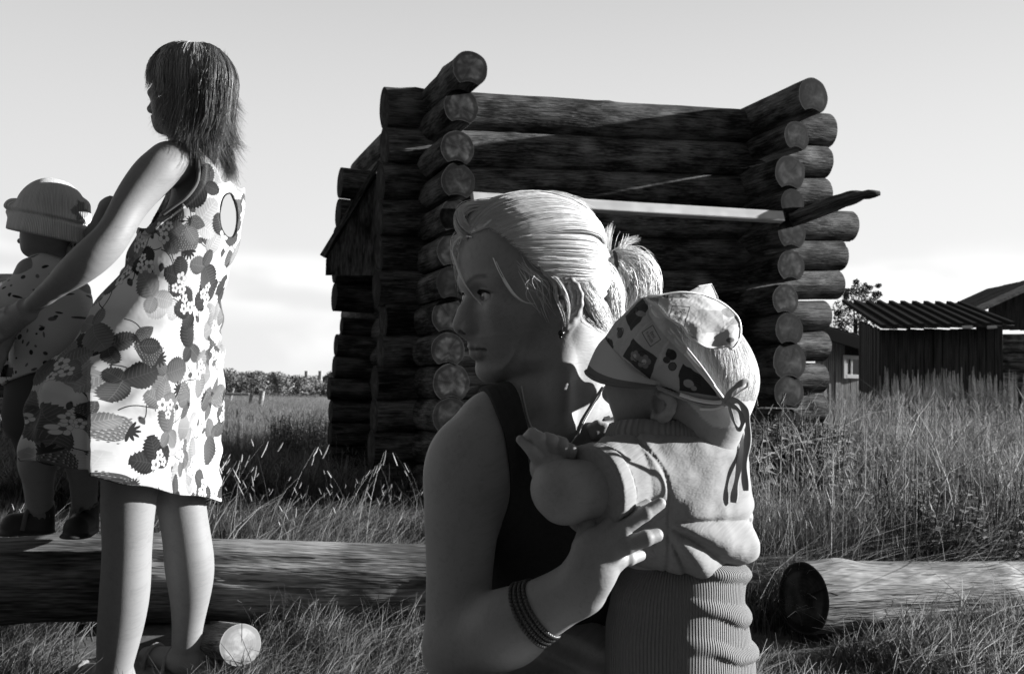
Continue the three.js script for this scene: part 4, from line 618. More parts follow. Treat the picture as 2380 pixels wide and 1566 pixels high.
const woman = thing('person', 'young woman in dark tank top with fair tied-back hair, holding the baby', 'person', womanFoot);
const lipDist = (l) => { const c = Math.abs(l[2]); let d = 1; const arc = [[.0832, 869.5, .003, .0064], [.0800, 871, .012, .0062], [.0732, 873.5, .021, .0048], [.0665, 874, .027, .0022]], lo = [[.0794, 887, 0, .008], [.0765, 887, .011, .0072], [.0705, 882.5, .02, .005], [.066, 876.5, .0268, .002]]; for (const L of [arc, lo]) for (let i = 0; i < 3; i++) for (let t = 0; t <= 1; t += .25) { const p = L[i], q = L[i + 1]; d = Math.min(d, Math.hypot(l[0] - mix(p[0], q[0], t), l[1] - WH.b(mix(p[1], q[1], t)), c - mix(p[2], q[2], t)) - mix(p[3], q[3], t)); } return d; };
{
  const g = meshField(wBody, 0.0026);
  colorBy(g, (x, y, z) => {
    const l = WH.loc(x, y, z); let v = 1;
    if (Math.abs(l[0]) < .15 && Math.abs(l[1]) < .16) {
      const ld = lipDist(l), up = l[1] > WH.b(878) ? .40 : .62; v *= mix(up, 1, sstep(-.0002, .0014, ld)); if (l[0] > .04) v *= 1 - .10 * sstep(.62, .8, noise(l[0] * 420, l[1] * 420, l[2] * 420)) * sstep(.15, .5, noise(l[0] * 60, l[1] * 60, l[2] * 60));
      const c = Math.abs(l[2]); const br = Math.abs(l[1] - (WH.b(716) + (.0105 * Math.sin(clamp((c - .012) / .042) * 2.3)))); if (l[0] > .05 && c > .010 && c < .056) v *= 1 - .55 * sstep(.0042, .001, br) * sstep(.010, .018, c) * sstep(.056, .046, c);
    }
    return v;
  });
  planarUV(g); part('body', shift(g, womanFoot), skinMat(0.30), woman);
  // eyes
  for (const s of [1, -1]) {
    const c = WH.world(.0712, WH.b(745), .033 * s), r = .0137 * WH.k; const eg = new THREE.SphereGeometry(r, 32, 24);
    const gz = nrm(add(WH.F, WH.S, s * .02)); const et = [];
    colorBy(eg, (x, y, z) => { const t = Math.acos(clamp((x * gz[0] + y * gz[1] + z * gz[2]) / r, -1, 1)); return t < .17 ? .01 : t < .47 ? .10 : t < .52 ? .04 : .62; });
    eg.translate(c[0] - womanFoot[0], c[1] - womanFoot[1], c[2] - womanFoot[2]);
    part('eye', eg, MP(1, 0.12, { vertexColors: true }), woman);
    // lashes on the upper lid, and fine brow hairs
    const gs = []; const rr = rng(9);
    for (let i = 0; i <= 26; i++) { const t = i / 26, cc = mix(.0215, .0505, t), v = 745 - 12.5 * Math.sin(Math.PI * (0.12 + .84 * t)) , dir = nrm([.9 - t * .9, .25, .35 + t]); const a = .0712 + Math.sqrt(Math.max(1e-6, .0160 ** 2 - (cc - .033) ** 2 - (WH.b(v) - WH.b(745)) ** 2)); const p0 = [a, WH.b(v), cc * s], L = .0062 + .003 * t; const pt = [0, .4, .75, 1].map((k) => { const q = add(p0, [dir[0], dir[1] * (k * 1.6 - .4), dir[2] * s], L * k); return sub(WH.world(...q), womanFoot); }); gs.push(tubeGeo(pt, [.00045, .0004, .0003, .0001], 4)); }
    const lid = []; for (let i = 0; i <= 16; i++) { const t = i / 16, cc = mix(.020, .0515, t), v = 745.5 - 12 * Math.sin(Math.PI * (0.05 + .93 * t)); const a = .0712 + Math.sqrt(Math.max(1e-6, .0155 ** 2 - (cc - .033) ** 2 - (WH.b(v) - WH.b(745)) ** 2)); lid.push(sub(WH.world(a, WH.b(v), cc * s), womanFoot)); } gs.push(tubeGeo(lid, .0011, 5));
    part('eyelashes', mergeGeometries(gs), M(.02, .8), woman);
  }
}
// ---------- hair ----------
{
  const H = new Hair(), r = rng(77), W = (p) => sub(WH.world(...p), womanFoot), b = WH.b;
  const skull = new Field(); skull.p = headW.p.slice(0, 3);
  const C = [-.005, b(640), 0], Rr = scalp(skull, C), dirOf = (p) => nrm(sub(p, C));
  const onHead = (d, lift) => { const q = Rr(d) + lift; return [C[0] + d[0] * q, C[1] + d[1] * q, C[2] + d[2] * q]; };
  const T = [-.122, b(655), 0], dT = dirOf(T), rT = len(sub(T, C));
  // cap under the strands
  const capPoly = polySDF([[.0955, 596], [.079, 581], [.0575, 612], [.0336, 655], [.0076, 684], [-.004, 700], [-.02, 697], [-.043, 715], [-.050, 760], [-.056, 822], [-.064, 840], [-.13, 850], [-.14, 600], [-.08, 470], [0, 460], [.08, 470], [.115, 540]].map(([a, v]) => [a, b(v)]));
  const cap = new Field(); cap.add((a, bb, c) => smax(skull.eval(a, bb, c) - .0052, capPoly(a, bb), .010), [-.01, b(640), 0], .15);
  const cg = meshField(cap, .0035); const P = cg.attributes.position, N = cg.attributes.normal;
  for (let i = 0; i < P.count; i++) { const w = W([P.getX(i), P.getY(i), P.getZ(i)]), n = [N.getX(i), N.getY(i), N.getZ(i)]; P.setXYZ(i, ...w); N.setXYZ(i, WH.F[0] * n[0] + WH.Up[0] * n[1] + WH.S[0] * n[2], WH.F[1] * n[0] + WH.Up[1] * n[1] + WH.S[1] * n[2], WH.F[2] * n[0] + WH.Up[2] * n[1] + WH.S[2] * n[2]); }
  { const ix = cg.index.array; for (let i = 0; i < ix.length; i += 3) { const t = ix[i]; ix[i] = ix[i + 1]; ix[i + 1] = t; } }
  H.addGeo(cg, .85);
  // hairline on one side, as (a, v, c) with c found on the scalp
  const line = [[.0960, 597, .0], [.0900, 588, .018], [.079, 582, .036], [.068, 596, .052], [.0575, 613, .060], [.045, 634, .066], [.0336, 656, .069], [.020, 672, .072], [.0076, 684, .074], [-.004, 698, .075], [-.020, 697, .078], [-.036, 706, .078], [-.046, 730, .074], [-.050, 760, .068], [-.054, 790, .060], [-.060, 815, .045], [-.064, 830, .025], [-.066, 836, 0]];
  const hl = (t) => { const x = t * (line.length - 1), i = Math.min(line.length - 2, Math.floor(x)), f = x - i; const p = line[i], q = line[i + 1]; return [mix(p[0], q[0], f), b(mix(p[1], q[1], f)), mix(p[2], q[2], f)]; };
  let lockN = 0;
  const sweep = (d0, lock, lift0, liftM, rad, tone, opt = {}) => {
    const up = opt.up ?? .12, n = opt.n ?? 15, pts = []; let m = nrm(add(add(d0, dT), [0, up, 0])); const ph = lock * 7.3;
    for (let i = 0; i <= n; i++) {
      const t = i / n, q = nrm([0, 1, 2].map((k) => (1 - t) * (1 - t) * d0[k] + 2 * t * (1 - t) * m[k] * 1.15 + t * t * dT[k]));
      const w = (noise(t * 3 + ph, lock, 1) - .5) * .05 * Math.sin(Math.PI * t), q2 = nrm([q[0], q[1] + w + (r() - .5) * .003, q[2] + w * .5]);
      let lift = lift0 + liftM * Math.sin(Math.PI * Math.min(1, t * 1.1)) + .0022 * (noise(t * 4 + ph, lock * 1.7, 5) - .5); const p = onHead(q2, lift);
      const e = sstep(.86, 1, t); const tp = [T[0] + (opt.j?.[0] ?? 0), T[1] + (opt.j?.[1] ?? 0), T[2] + (opt.j?.[2] ?? 0)]; pts.push(W(lerp3(p, tp, e * .9)));
    }
    H.strand(pts, rad, tone);
  };
  for (let i = 0; i < 4200; i++) {
    const s = r() < .72 ? 1 : -1, lock = Math.floor(r() * 130), lt = (lock * .618) % 1; let t = clamp(lt + (r() - .5) * .035, 0, 1); let p = hl(t); p = [p[0] - r() * .012, p[1] + (r() - .5) * .006, p[2] * s];
    const nape = t > .78; sweep(dirOf(p), lock, .0042 + r() * .002, nape ? .014 + r() * .006 : .0055 + .006 * noise(lock * 3.1, 2) + r() * .0018, .00026 + r() * .0002, .82 + .36 * noise(lock * 1.3, 4) + (r() - .5) * .2, { up: nape ? -.5 : (t < .25 ? .32 : .10), j: [(r() - .5) * .008, (r() - .5) * .016, (r() - .5) * .012] });
  }
  for (let i = 0; i < 2800; i++) { // from all over the scalp
    const a = mix(-.085, .088, r()), cc = (r() * 2 - .75) * .07, d = dirOf([a, b(520) + .02, cc]); if (d[1] < .1) continue; const lock = Math.floor((cc + .08) * 330) + 200; sweep(d, lock, .0062 + r() * .002, .003 + .003 * noise(lock, 9) + r() * .001, .00026 + r() * .0002, .82 + .36 * noise(lock * 1.3, 4) + (r() - .5) * .2, { up: .1, n: 12, j: [(r() - .5) * .008, (r() - .5) * .016, (r() - .5) * .012] });
  }
  // front wave that rolls back from the brow on the far side
  const curve = (list, n = 16) => smooth(list.map(([u, v, c]) => WH.at(u, v, c)), n);
  const bundle = (list, count, spread, rad, o = {}) => { const k = curve(list, o.n ?? 18); for (let i = 0; i < count; i++) { const o1 = [(r() - .5) * spread, (r() - .5) * spread, (r() - .5) * spread], o2 = [(r() - .5) * spread * (o.end ?? 1), (r() - .5) * spread * (o.end ?? 1), (r() - .5) * spread * (o.end ?? 1)], ph = r() * 9, cut = Math.floor(k.length * (1 - (o.cut ?? 0) * r())); H.strand(k.slice(0, Math.max(4, cut)).map((p, j) => { const t = j / (k.length - 1); const m = Math.sin(Math.PI * Math.min(1, t * 1.0)) * (o.mid ?? 1); const q = lerp3(o1, o2, t), wob = (noise(t * 4 + ph, ph) - .5) * spread * .6; return W([p[0] + q[0] * (.4 + m), p[1] + q[1] * (.4 + m) + wob, p[2] + q[2] * (.4 + m)]); }), rad * (.8 + r() * .5), (o.tone ?? 1) + (r() - .5) * .3); } };
  bundle([[1196, 590, .020], [1160, 560, .012], [1150, 535, .004], [1172, 517, .002], [1212, 513, .008], [1262, 516, .022], [1330, 510, .040], [1420, 530, .055], [1490, 590, .035], [1524, 645, .010]], 240, .010, .00034, { end: .8, n: 26 });
  bundle([[1168, 596, .010], [1150, 572, .004], [1143, 550, -.004], [1152, 530, -.010], [1180, 516, -.010], [1230, 508, 0], [1310, 494, .012], [1390, 486, .022], [1460, 514, .022], [1518, 600, .010]], 220, .010, .00034, { end: .8, n: 26 });
  bundle([[1180, 592, .022], [1156, 590, .004], [1138, 606, -.010], [1132, 628, -.018], [1138, 650, -.014], [1145, 672, -.006], [1163, 710, .012], [1185, 742, .0165], [1222, 780, .040], [1262, 826, .050]], 12, .0022, .00042, { cut: .3, tone: 1.25 });
  bundle([[1175, 588, .01], [1146, 592, -.006], [1130, 612, -.02], [1127, 640, -.028], [1136, 690, -.030]], 16, .006, .00040, { cut: .5 });
  bundle([[1205, 583, .036], [1229, 630, .052], [1246, 672, .061], [1266, 708, .067], [1290, 740, .071], [1318, 757, .074], [1348, 759, .077]], 16, .0026, .00046, { cut: .3, tone: 1.25 });
  bundle([[1320, 655, .074], [1336, 700, .074], [1352, 748, .074], [1366, 788, .072], [1380, 822, .070]], 14, .006, .00038, { cut: .4 });
  bundle([[1352, 672, .078], [1390, 696, .086], [1412, 732, .094], [1422, 772, .095], [1418, 818, .092]], 60, .005, .00032, { cut: .3, tone: .95 });
  bundle([[1340, 668, .076], [1385, 706, .082], [1392, 745, .086], [1410, 790, .090], [1414, 822, .088]], 18, .006, .0004, { cut: .5 });
  for (let i = 0; i < 36; i++) { const u = 1290 + r() * 90, v = 640 + r() * 40; bundle([[u, v, .076], [u + 15 + r() * 20, v + 20 + r() * 20, .079], [u + 20 + r() * 50, v + 40 + r() * 50, .076 + r() * .008], [u + 50 + r() * 50, v + 90 + r() * 50, .074 + r() * .01]], 1, .004, .0003, { n: 10 }); }
  // flyaway hairs round the crown and the tie
  for (let i = 0; i < 60; i++) { const t = r() * .8; const u = mix(1160, 1500, t), v = u < 1250 ? mix(545, 512, (u - 1160) / 90) : mix(505, 560, Math.max(0, (u - 1380) / 120)); bundle([[u, v + 8, .01], [u + 10 + r() * 30, v - 8 - r() * 16, .01 + r() * .02], [u + 40 + r() * 60, v - 6 - r() * 20 + r() * 12, .02]], 1, .003, .00022, { n: 9 }); }
  for (let i = 0; i < 34; i++) { const u = 1128 + r() * 22, v = 560 + r() * 60; bundle([[1155, v, -.01], [u, v + 20, -.02], [u - 6 + r() * 20, v + 50 + r() * 30, -.022], [u + r() * 22, v + 90 + r() * 50, -.02]], 1, .004, .00022, { n: 9 }); }
  // bun: loop of the tail, the spikes, the hanging nape hair
  const tail = [[1524, 652, .0], [1552, 640, .004], [1590, 646, .006], [1618, 676, .006], [1632, 712, .004], [1630, 752, .002], [1606, 786, .002], [1570, 806, .006]];
  bundle(tail, 1000, .026, .0003, { end: .8, mid: .7, n: 22 });
  bundle([[1540, 660, .0], [1572, 662, .004], [1592, 690, .004], [1594, 730, .004], [1570, 764, .004]], 420, .034, .0003, { end: .9, tone: .8 });
  bundle([[1526, 658, .006], [1540, 690, .010], [1546, 730, .010], [1548, 770, .008], [1566, 806, .006]], 260, .016, .0003, { end: .9 });
  bundle([[1530, 650, .006], [1556, 664, .014], [1568, 690, .012], [1560, 712, .010], [1545, 722, .006]], 70, .012, .00042, {});
  bundle([[1532, 658, 0], [1518, 622, .004], [1520, 588, .006], [1530, 552, .006]], 130, .010, .0003, { end: 2.2, mid: .4, cut: .45 });
  bundle([[1536, 652, 0], [1552, 618, .004], [1576, 600, .004], [1604, 588, .004]], 90, .009, .0003, { end: 2.0, mid: .4, cut: .45 });
  bundle([[1538, 654, 0], [1548, 625, .004], [1560, 600, .004], [1566, 580, .006]], 26, .012, .00042, { end: 2.4, mid: .4, cut: .5 });
  bundle([[1452, 700, .080], [1470, 730, .080], [1486, 772, .072], [1508, 806, .056], [1528, 828, .04]], 560, .022, .0003, { end: 1.1, cut: .25 });
  bundle([[1500, 660, .055], [1524, 700, .040], [1536, 752, .034], [1538, 792, .032], [1516, 832, .036]], 520, .020, .0003, { end: 1.1, cut: .25 });
  bundle([[1440, 800, .066], [1456, 830, .060], [1480, 850, .050], [1496, 868, .045]], 200, .020, .0002, { end: 1.2, cut: .5, tone: .7 });
  for (let i = 0; i < 40; i++) { const a = r() * 2 * Math.PI, u = 1560 + Math.cos(a) * 66, v = 700 + Math.sin(a) * 70; bundle([[u, v, .005], [u + Math.cos(a) * 18, v + Math.sin(a) * 18 - 8, .008], [u + Math.cos(a + .6) * 34, v + Math.sin(a + .6) * 34, .01]], 1, .004, .00022, { n: 8 }); }
  part('hair', H.build(), hairMat(.85), woman);
  // hair tie, earring
  const tie = []; for (let i = 0; i <= 20; i++) { const q = i / 20 * 2 * Math.PI, p = WH.at(1530, 655, 0); tie.push(W([p[0] - .003 + Math.sin(q) * .003, p[1] + Math.cos(q) * .0135, Math.sin(q) * .0135])); }
  part('hair_tie', tubeGeo(tie, .0034, 8), M(.03, .9), woman);
  { const e = W(WH.at(1404, 833, .088)), gs = [new THREE.SphereGeometry(.0032, 12, 10).translate(...e), new THREE.SphereGeometry(.0019, 10, 8).translate(e[0] - .001, e[1] - .0045, e[2]), tubeGeo([W(WH.at(1407, 814, .087)), e], .0005, 5), new THREE.TorusGeometry(.0034, .0007, 6, 16).translate(...e)]; part('earring', mergeGeometries(gs.map((g) => { const q = g.index ? g.toNonIndexed() : g; q.deleteAttribute('uv'); return q; })), MP(.04, .25, { metalness: .5 }), woman); }
}

// ---------- her clothes ----------
{
  // chest plane coordinates: x along the shoulders, y up
  const O = U(1390, 1200, 1.06), pl = (p) => [dot(sub(p, O), tX), p[1] - O[1]];
  const neck = polySDF(smoothPoly([[1302, 900], [1308, 960], [1312, 1050], [1322, 1170], [1345, 1245], [1390, 1290], [1445, 1302], [1500, 1280], [1535, 1220], [1550, 1120], [1556, 1000], [1560, 900]].map(([u, v]) => pl(U(u, v, 1.055))), 4));
  const armR = polySDF(smoothPoly([[1226, 880], [1232, 985], [1246, 1080], [1258, 1180], [1262, 1250], [1240, 1300], [1190, 1330], [1080, 1330], [990, 1250], [980, 1050], [1060, 920], [1160, 880]].map(([u, v]) => pl(U(u, v, 1.045))), 4));
  const tank = new Field(), TP = new Field(); TP.p = wBody.p.slice(0, wTorso.p.length).concat(wBody.p.filter((q) => q.tank)); tank.add((x, y, z) => {
    const d = TP.eval(x, y, z), p = [x, y, z], q = pl(p); const fold = .0028 * (fbm(q[0] * 16 + q[1] * 9, q[1] * 5, z * 9, 3) - .5) + .0022 * Math.max(0, Math.sin(q[0] * 55 + q[1] * 26 + 3 * noise(q[0] * 8, q[1] * 6, 2))) * sstep(.02, -.12, q[1]) * .7;
    const front = dot(sub(p, O), tZ) > -.085; let e = d - .0042 - fold; const nk = neck(q[0], q[1]), ar = armR(q[0], q[1]);
    // bands along the neckline and the armhole stand a little proud
    e -= .0012 * (sstep(.013, .011, nk) + sstep(.013, .011, ar)); e = smax(e, -nk, .002); e = smax(e, -ar, .002); e = smax(e, q[0] - .118, .002); e = smax(e, q[1] - .245, .002);
    return e;
  }, U(1390, 1400, 1.13), .42);
  const g = meshField(tank, .0026, ...(() => { const c = U(1390, 1400, 1.13); return [[c[0] - .24, c[1] - .2, c[2] - .17], [c[0] + .26, c[1] + .24, c[2] + .17]]; })());
  planarUV(g, 8); part('tank_top', shift(g, womanFoot), clothMat(.045), woman);
  // trousers
  const tr = new Field(); tr.loft([{ c: U(1420, 1860, 1.16), x: tX, rx: .165, rz: .115 }, { c: U(1412, 1660, 1.155), x: tX, rx: .126, rz: .090 }], .03); tr.cap(JW.hipR, JW.knR, .088, .068, .04).cap(JW.hipL, JW.knL, .092, .068, .04); tr.cap(U(1430, 1660, 1.09), U(1500, 1690, 1.06), .062, .055, .03);
  tr.warp = (d, x, y, z) => d - .005 * Math.sin((y * .94 + x * .25) * 270 + 5 * noise(x * 9, y * 9, z * 9)) * noise(x * 14, y * 6, z * 14) - .005 * (noise(x * 22, y * 40, z * 22) - .5);
  const tg = meshField(tr, .004); planarUV(tg, 8); part('trousers', shift(tg, womanFoot), clothMat(.30), woman);
  // necklace cord, bracelet of beads
  const cord = [[[1304, 966], [1312, 1010], [1322, 1050], [1336, 1084], [1360, 1112], [1392, 1122], [1418, 1120]], [[1418, 1120], [1432, 1103], [1446, 1084], [1466, 1044], [1490, 1003], [1512, 966]]].map((L) => tubeGeo(smooth(smooth(L.map(([u, v]) => [u, v, 0]), 24).map(([u, v]) => sub(surfAt(wBody, u, v, .7, 1.5, .0012), womanFoot)), 60), .0011, 5));
  part('necklace_cord', mergeGeometries(cord), M(.5, .8), woman);
  const wA = U(1300, 1557, .948), wB = JW.wrR, ax = nrm(sub(wB, wA)), c0 = U(1347, 1535, .943), s1 = nrm(cross(ax, camBack.toArray())), s2 = cross(ax, s1), bead = [], sp = new THREE.SphereGeometry(.0023, 8, 6);
  for (let row = 0; row < 4; row++) for (let i = 0; i < 56; i++) { const a = (i + (row % 2) * .5) / 56 * 2 * Math.PI; let o = add(add(c0, ax, (row - 1.5) * .0049), [0, 0, 0]); const dir = [0, 1, 2].map((k) => s1[k] * Math.cos(a) + s2[k] * Math.sin(a)); let rr = .024; for (let k = 0; k < 12; k++) { const q = add(o, dir, rr); rr -= wBody.eval(...q, wBody.prune(q, .03)) * .8 - .0009; } const q = sub(add(o, dir, rr), womanFoot); bead.push(sp.clone().translate(...q)); }
  part('bracelet', mergeGeometries(bead), MP(.045, .35, {}), woman);
}
// ---------- the baby ----------
const babyFoot = (() => { const p = U(1700, 1684, 1.03); return [p[0], p[1] - .1, p[2]]; })();
const BH = headFrame(1700, 890, 1.03, -28, 1.03 / 2300, 1);
const bHead = new Field(), bBody = new Field(), bHand = new Field();
// nearest point of the line of sight to a field, when it passes by
function surfNear(F, u, v, off = 0, d0 = .8, d1 = 1.25) { let d = d0, best = 9, bd = d0; for (let i = 0; i < 120; i++) { const p = U(u, v, d), e = F.eval(p[0], p[1], p[2], F.p) - off; if (e < best) { best = e; bd = d; } if (e < .0003) return p; d += Math.max(.0015, Math.min(e, .05) * .8); if (d > d1) break; } return U(u, v, bd); }
{
  const f = bHead, A = [BH.F, BH.Up, BH.S], W = BH.world;
  f.ell(W(.005, -.004, 0), [.0755, .0675, .0640], .02, A);
  f.ell(W(.038, -.040, 0), [.043, .050, .049], .03, A);
  f.ell(W(.034, -.058, .026), [.027, .026, .024], .02, A).ell(W(.034, -.058, -.026), [.027, .026, .024], .02, A);
  f.ell(W(.058, -.082, 0), [.016, .014, .018], .02, A);
  f.ell(W(.083, -.045, 0), [.010, .009, .010], .012, A);
  f.ell(W(-.040, -.030, 0), [.045, .045, .046], .03, A);
  bBody.p.push(...f.p);
  // ear seen from behind
  const e = (u, v, o = .006) => { const p = surfAt(f, u, v, .8, 1.2, 0); return add(p, camBack.toArray(), o * 1.7); };
  bBody.chain([e(1644, 988, .004), e(1657, 985, .008), e(1668, 992, .010), e(1673, 1006, .011), e(1670, 1022, .010), e(1660, 1036, .008), e(1646, 1046, .006), e(1636, 1043, .005)], [.0040, .0042, .0045, .0045, .0048, .0056, .0062, .0055], .004, .006);
  bBody.flatCap(e(1654, 1000, .002), e(1652, 1030, .002), .010, .009, camBack.toArray(), .5, .004);
  bBody.ell(e(1641, 1008, .004), [.0062, .0100, .0100], .002, null, 's');
  bBody.cap(W(-.030, -.055, 0), U(1728, 1120, 1.04), .043, .046, .02);
  bBody.ell(U(1775, 1062, 1.02), [.028, .014, .03], .02);    // nape roll
  bBody.loft([{ c: U(1700, 1660, 1.03), x: tX, rx: .070, rz: .060 }, { c: U(1700, 1400, 1.03), x: tX, rx: .062, rz: .054 }, { c: U(1705, 1180, 1.035), x: tX, rx: .060, rz: .046 }, { c: U(1720, 1100, 1.04), x: tX, rx: .046, rz: .040 }], .03);
  // near arm, bent, hand on the strap
  const fs = .93;
  bBody.cap(U(1600, 1170, 1.0), U(1490, 1222, .945), .034, .0330, .01).cap(U(1490, 1222, .945), U(1414, 1230, .932), .0330, .0318, .006).cap(U(1414, 1230, .932), U(1398, 1220, .930), .0315, .0290, .006);
    bHand.cap(U(1394, 1206, .932), U(1374, 1168, .942), .0250, .0180, .004).flatCap(U(1371, 1170, .944), U(1378, 1142, .947), .0190, .0195, camBack.toArray(), .62, .004);
  const fg = (pts, r) => bHand.chain(pts.map((p) => U(...p)), r, .0006, .0022);
  fg([[1352, 1154, .936], [1328, 1122, .930], [1301, 1099, .933]], [.0080, .0068, .0046]);
  fg([[1360, 1128, .936], [1349, 1096, .929], [1331, 1084, .930], [1318, 1094, .936]], [.0064, .0070, .0064, .0054]);
  fg([[1384, 1128, .938], [1380, 1100, .930], [1366, 1094, .932], [1356, 1106, .940]], [.0060, .0064, .0058, .0050]);
  fg([[1408, 1132, .940], [1407, 1108, .933], [1394, 1102, .935], [1385, 1112, .943]], [.0058, .0062, .0056, .0048]);
  fg([[1426, 1146, .942], [1430, 1124, .937], [1419, 1118, .939], [1412, 1124, .945]], [.0053, .0057, .0051, .0044]);
  // other arm over the woman's far shoulder
  bBody.cap(U(1640, 1150, 1.09), U(1535, 1085, 1.12), .034, .022, .02); bBody.ell(U(1510, 1078, 1.10), [.016, .012, .014], .008);
  bBody.chain([U(1500, 1072, 1.09), U(1480, 1070, 1.088), U(1476, 1078, 1.092)], [.0065, .006, .005], .002, .004).chain([U(1505, 1082, 1.088), U(1488, 1084, 1.086), U(1482, 1090, 1.09)], [.0065, .006, .005], .002, .004).chain([U(1512, 1068, 1.09), U(1494, 1062, 1.09), U(1488, 1066, 1.094)], [.0062, .0058, .005], .002, .004);
  // legs below the frame, feet on her thigh
  bBody.cap(U(1640, 1660, 1.02), U(1640, 1860, 1.02), .052, .036, .02).cap(U(1765, 1660, 1.04), U(1765, 1860, 1.04), .052, .036, .02);
}
const baby = thing('person', 'baby in a printed bonnet and ribbed shorts, seen from behind in her arms', 'person', babyFoot);
const bL = (p) => sub(p, babyFoot), bG = (g) => shift(g, babyFoot);
{ const g = meshField(bBody, .0028); colorBy(g, (x, y, z) => { const l = BH.loc(x, y, z); return l[1] > -.075 && l[0] < .0 + .9 * (l[1] + .02) ? 1.7 : 1; }); const hg = meshField(bHand, .0014); colorBy(hg, () => 1); const all = mergeGeometries([g, hg]); planarUV(all); part('body', bG(all), skinMat(.34), baby); }
{ // fine baby hair at the back of the head
  const H = new Hair(), r = rng(12), C = BH.world(0, .01, 0); const Rr = scalp(bHead, C, 40);
  const on = (d, o) => add(C, d, Rr(d) + o), cr = BH.world(-.05, .085, 0), dc = nrm(sub(cr, C));
  for (let i = 0; i < 13000; i++) {
    const ax = nrm([r() - .5, r() - .5, r() - .5]); const l = [dot(ax, BH.F), dot(ax, BH.Up), dot(ax, BH.S)]; if (l[0] > .25 || l[1] < -.5 || (l[0] > -.05 && l[1] < .05)) continue;
    const dn = nrm(add([0, -1, 0], BH.F, .05 + (r() - .5) * .3)), pts = []; const L = .30 + r() * .2; for (let k = 0; k <= 7; k++) { const d = nrm(add(add(ax, dn, L * k / 7), [0, 0, 0])); pts.push(bL(on(d, .0006 + .0009 * Math.sin(k / 7 * 3.1)))); } H.strand(pts, 0.00013 + r() * .00008, .85 + r() * .25);
  }
  for (let i = 0; i < 0; i++) { const d = nrm(add(add(BH.F.map((v) => -v), camRight.toArray(), .3 + r() * .4), [0, 1, 0], (r() - .6) * .9)), p = on(d, .001), q = add(p, d, .006 + r() * .012); H.strand([bL(p), bL(lerp3(p, q, .5)), bL(add(q, [.002, -.016 - r() * .02, 0])), bL(add(q, [.004, -.03 - r() * .02, 0]))], .00008, 1); }
  part('hair', H.build(), hairMat(.85), baby);
}
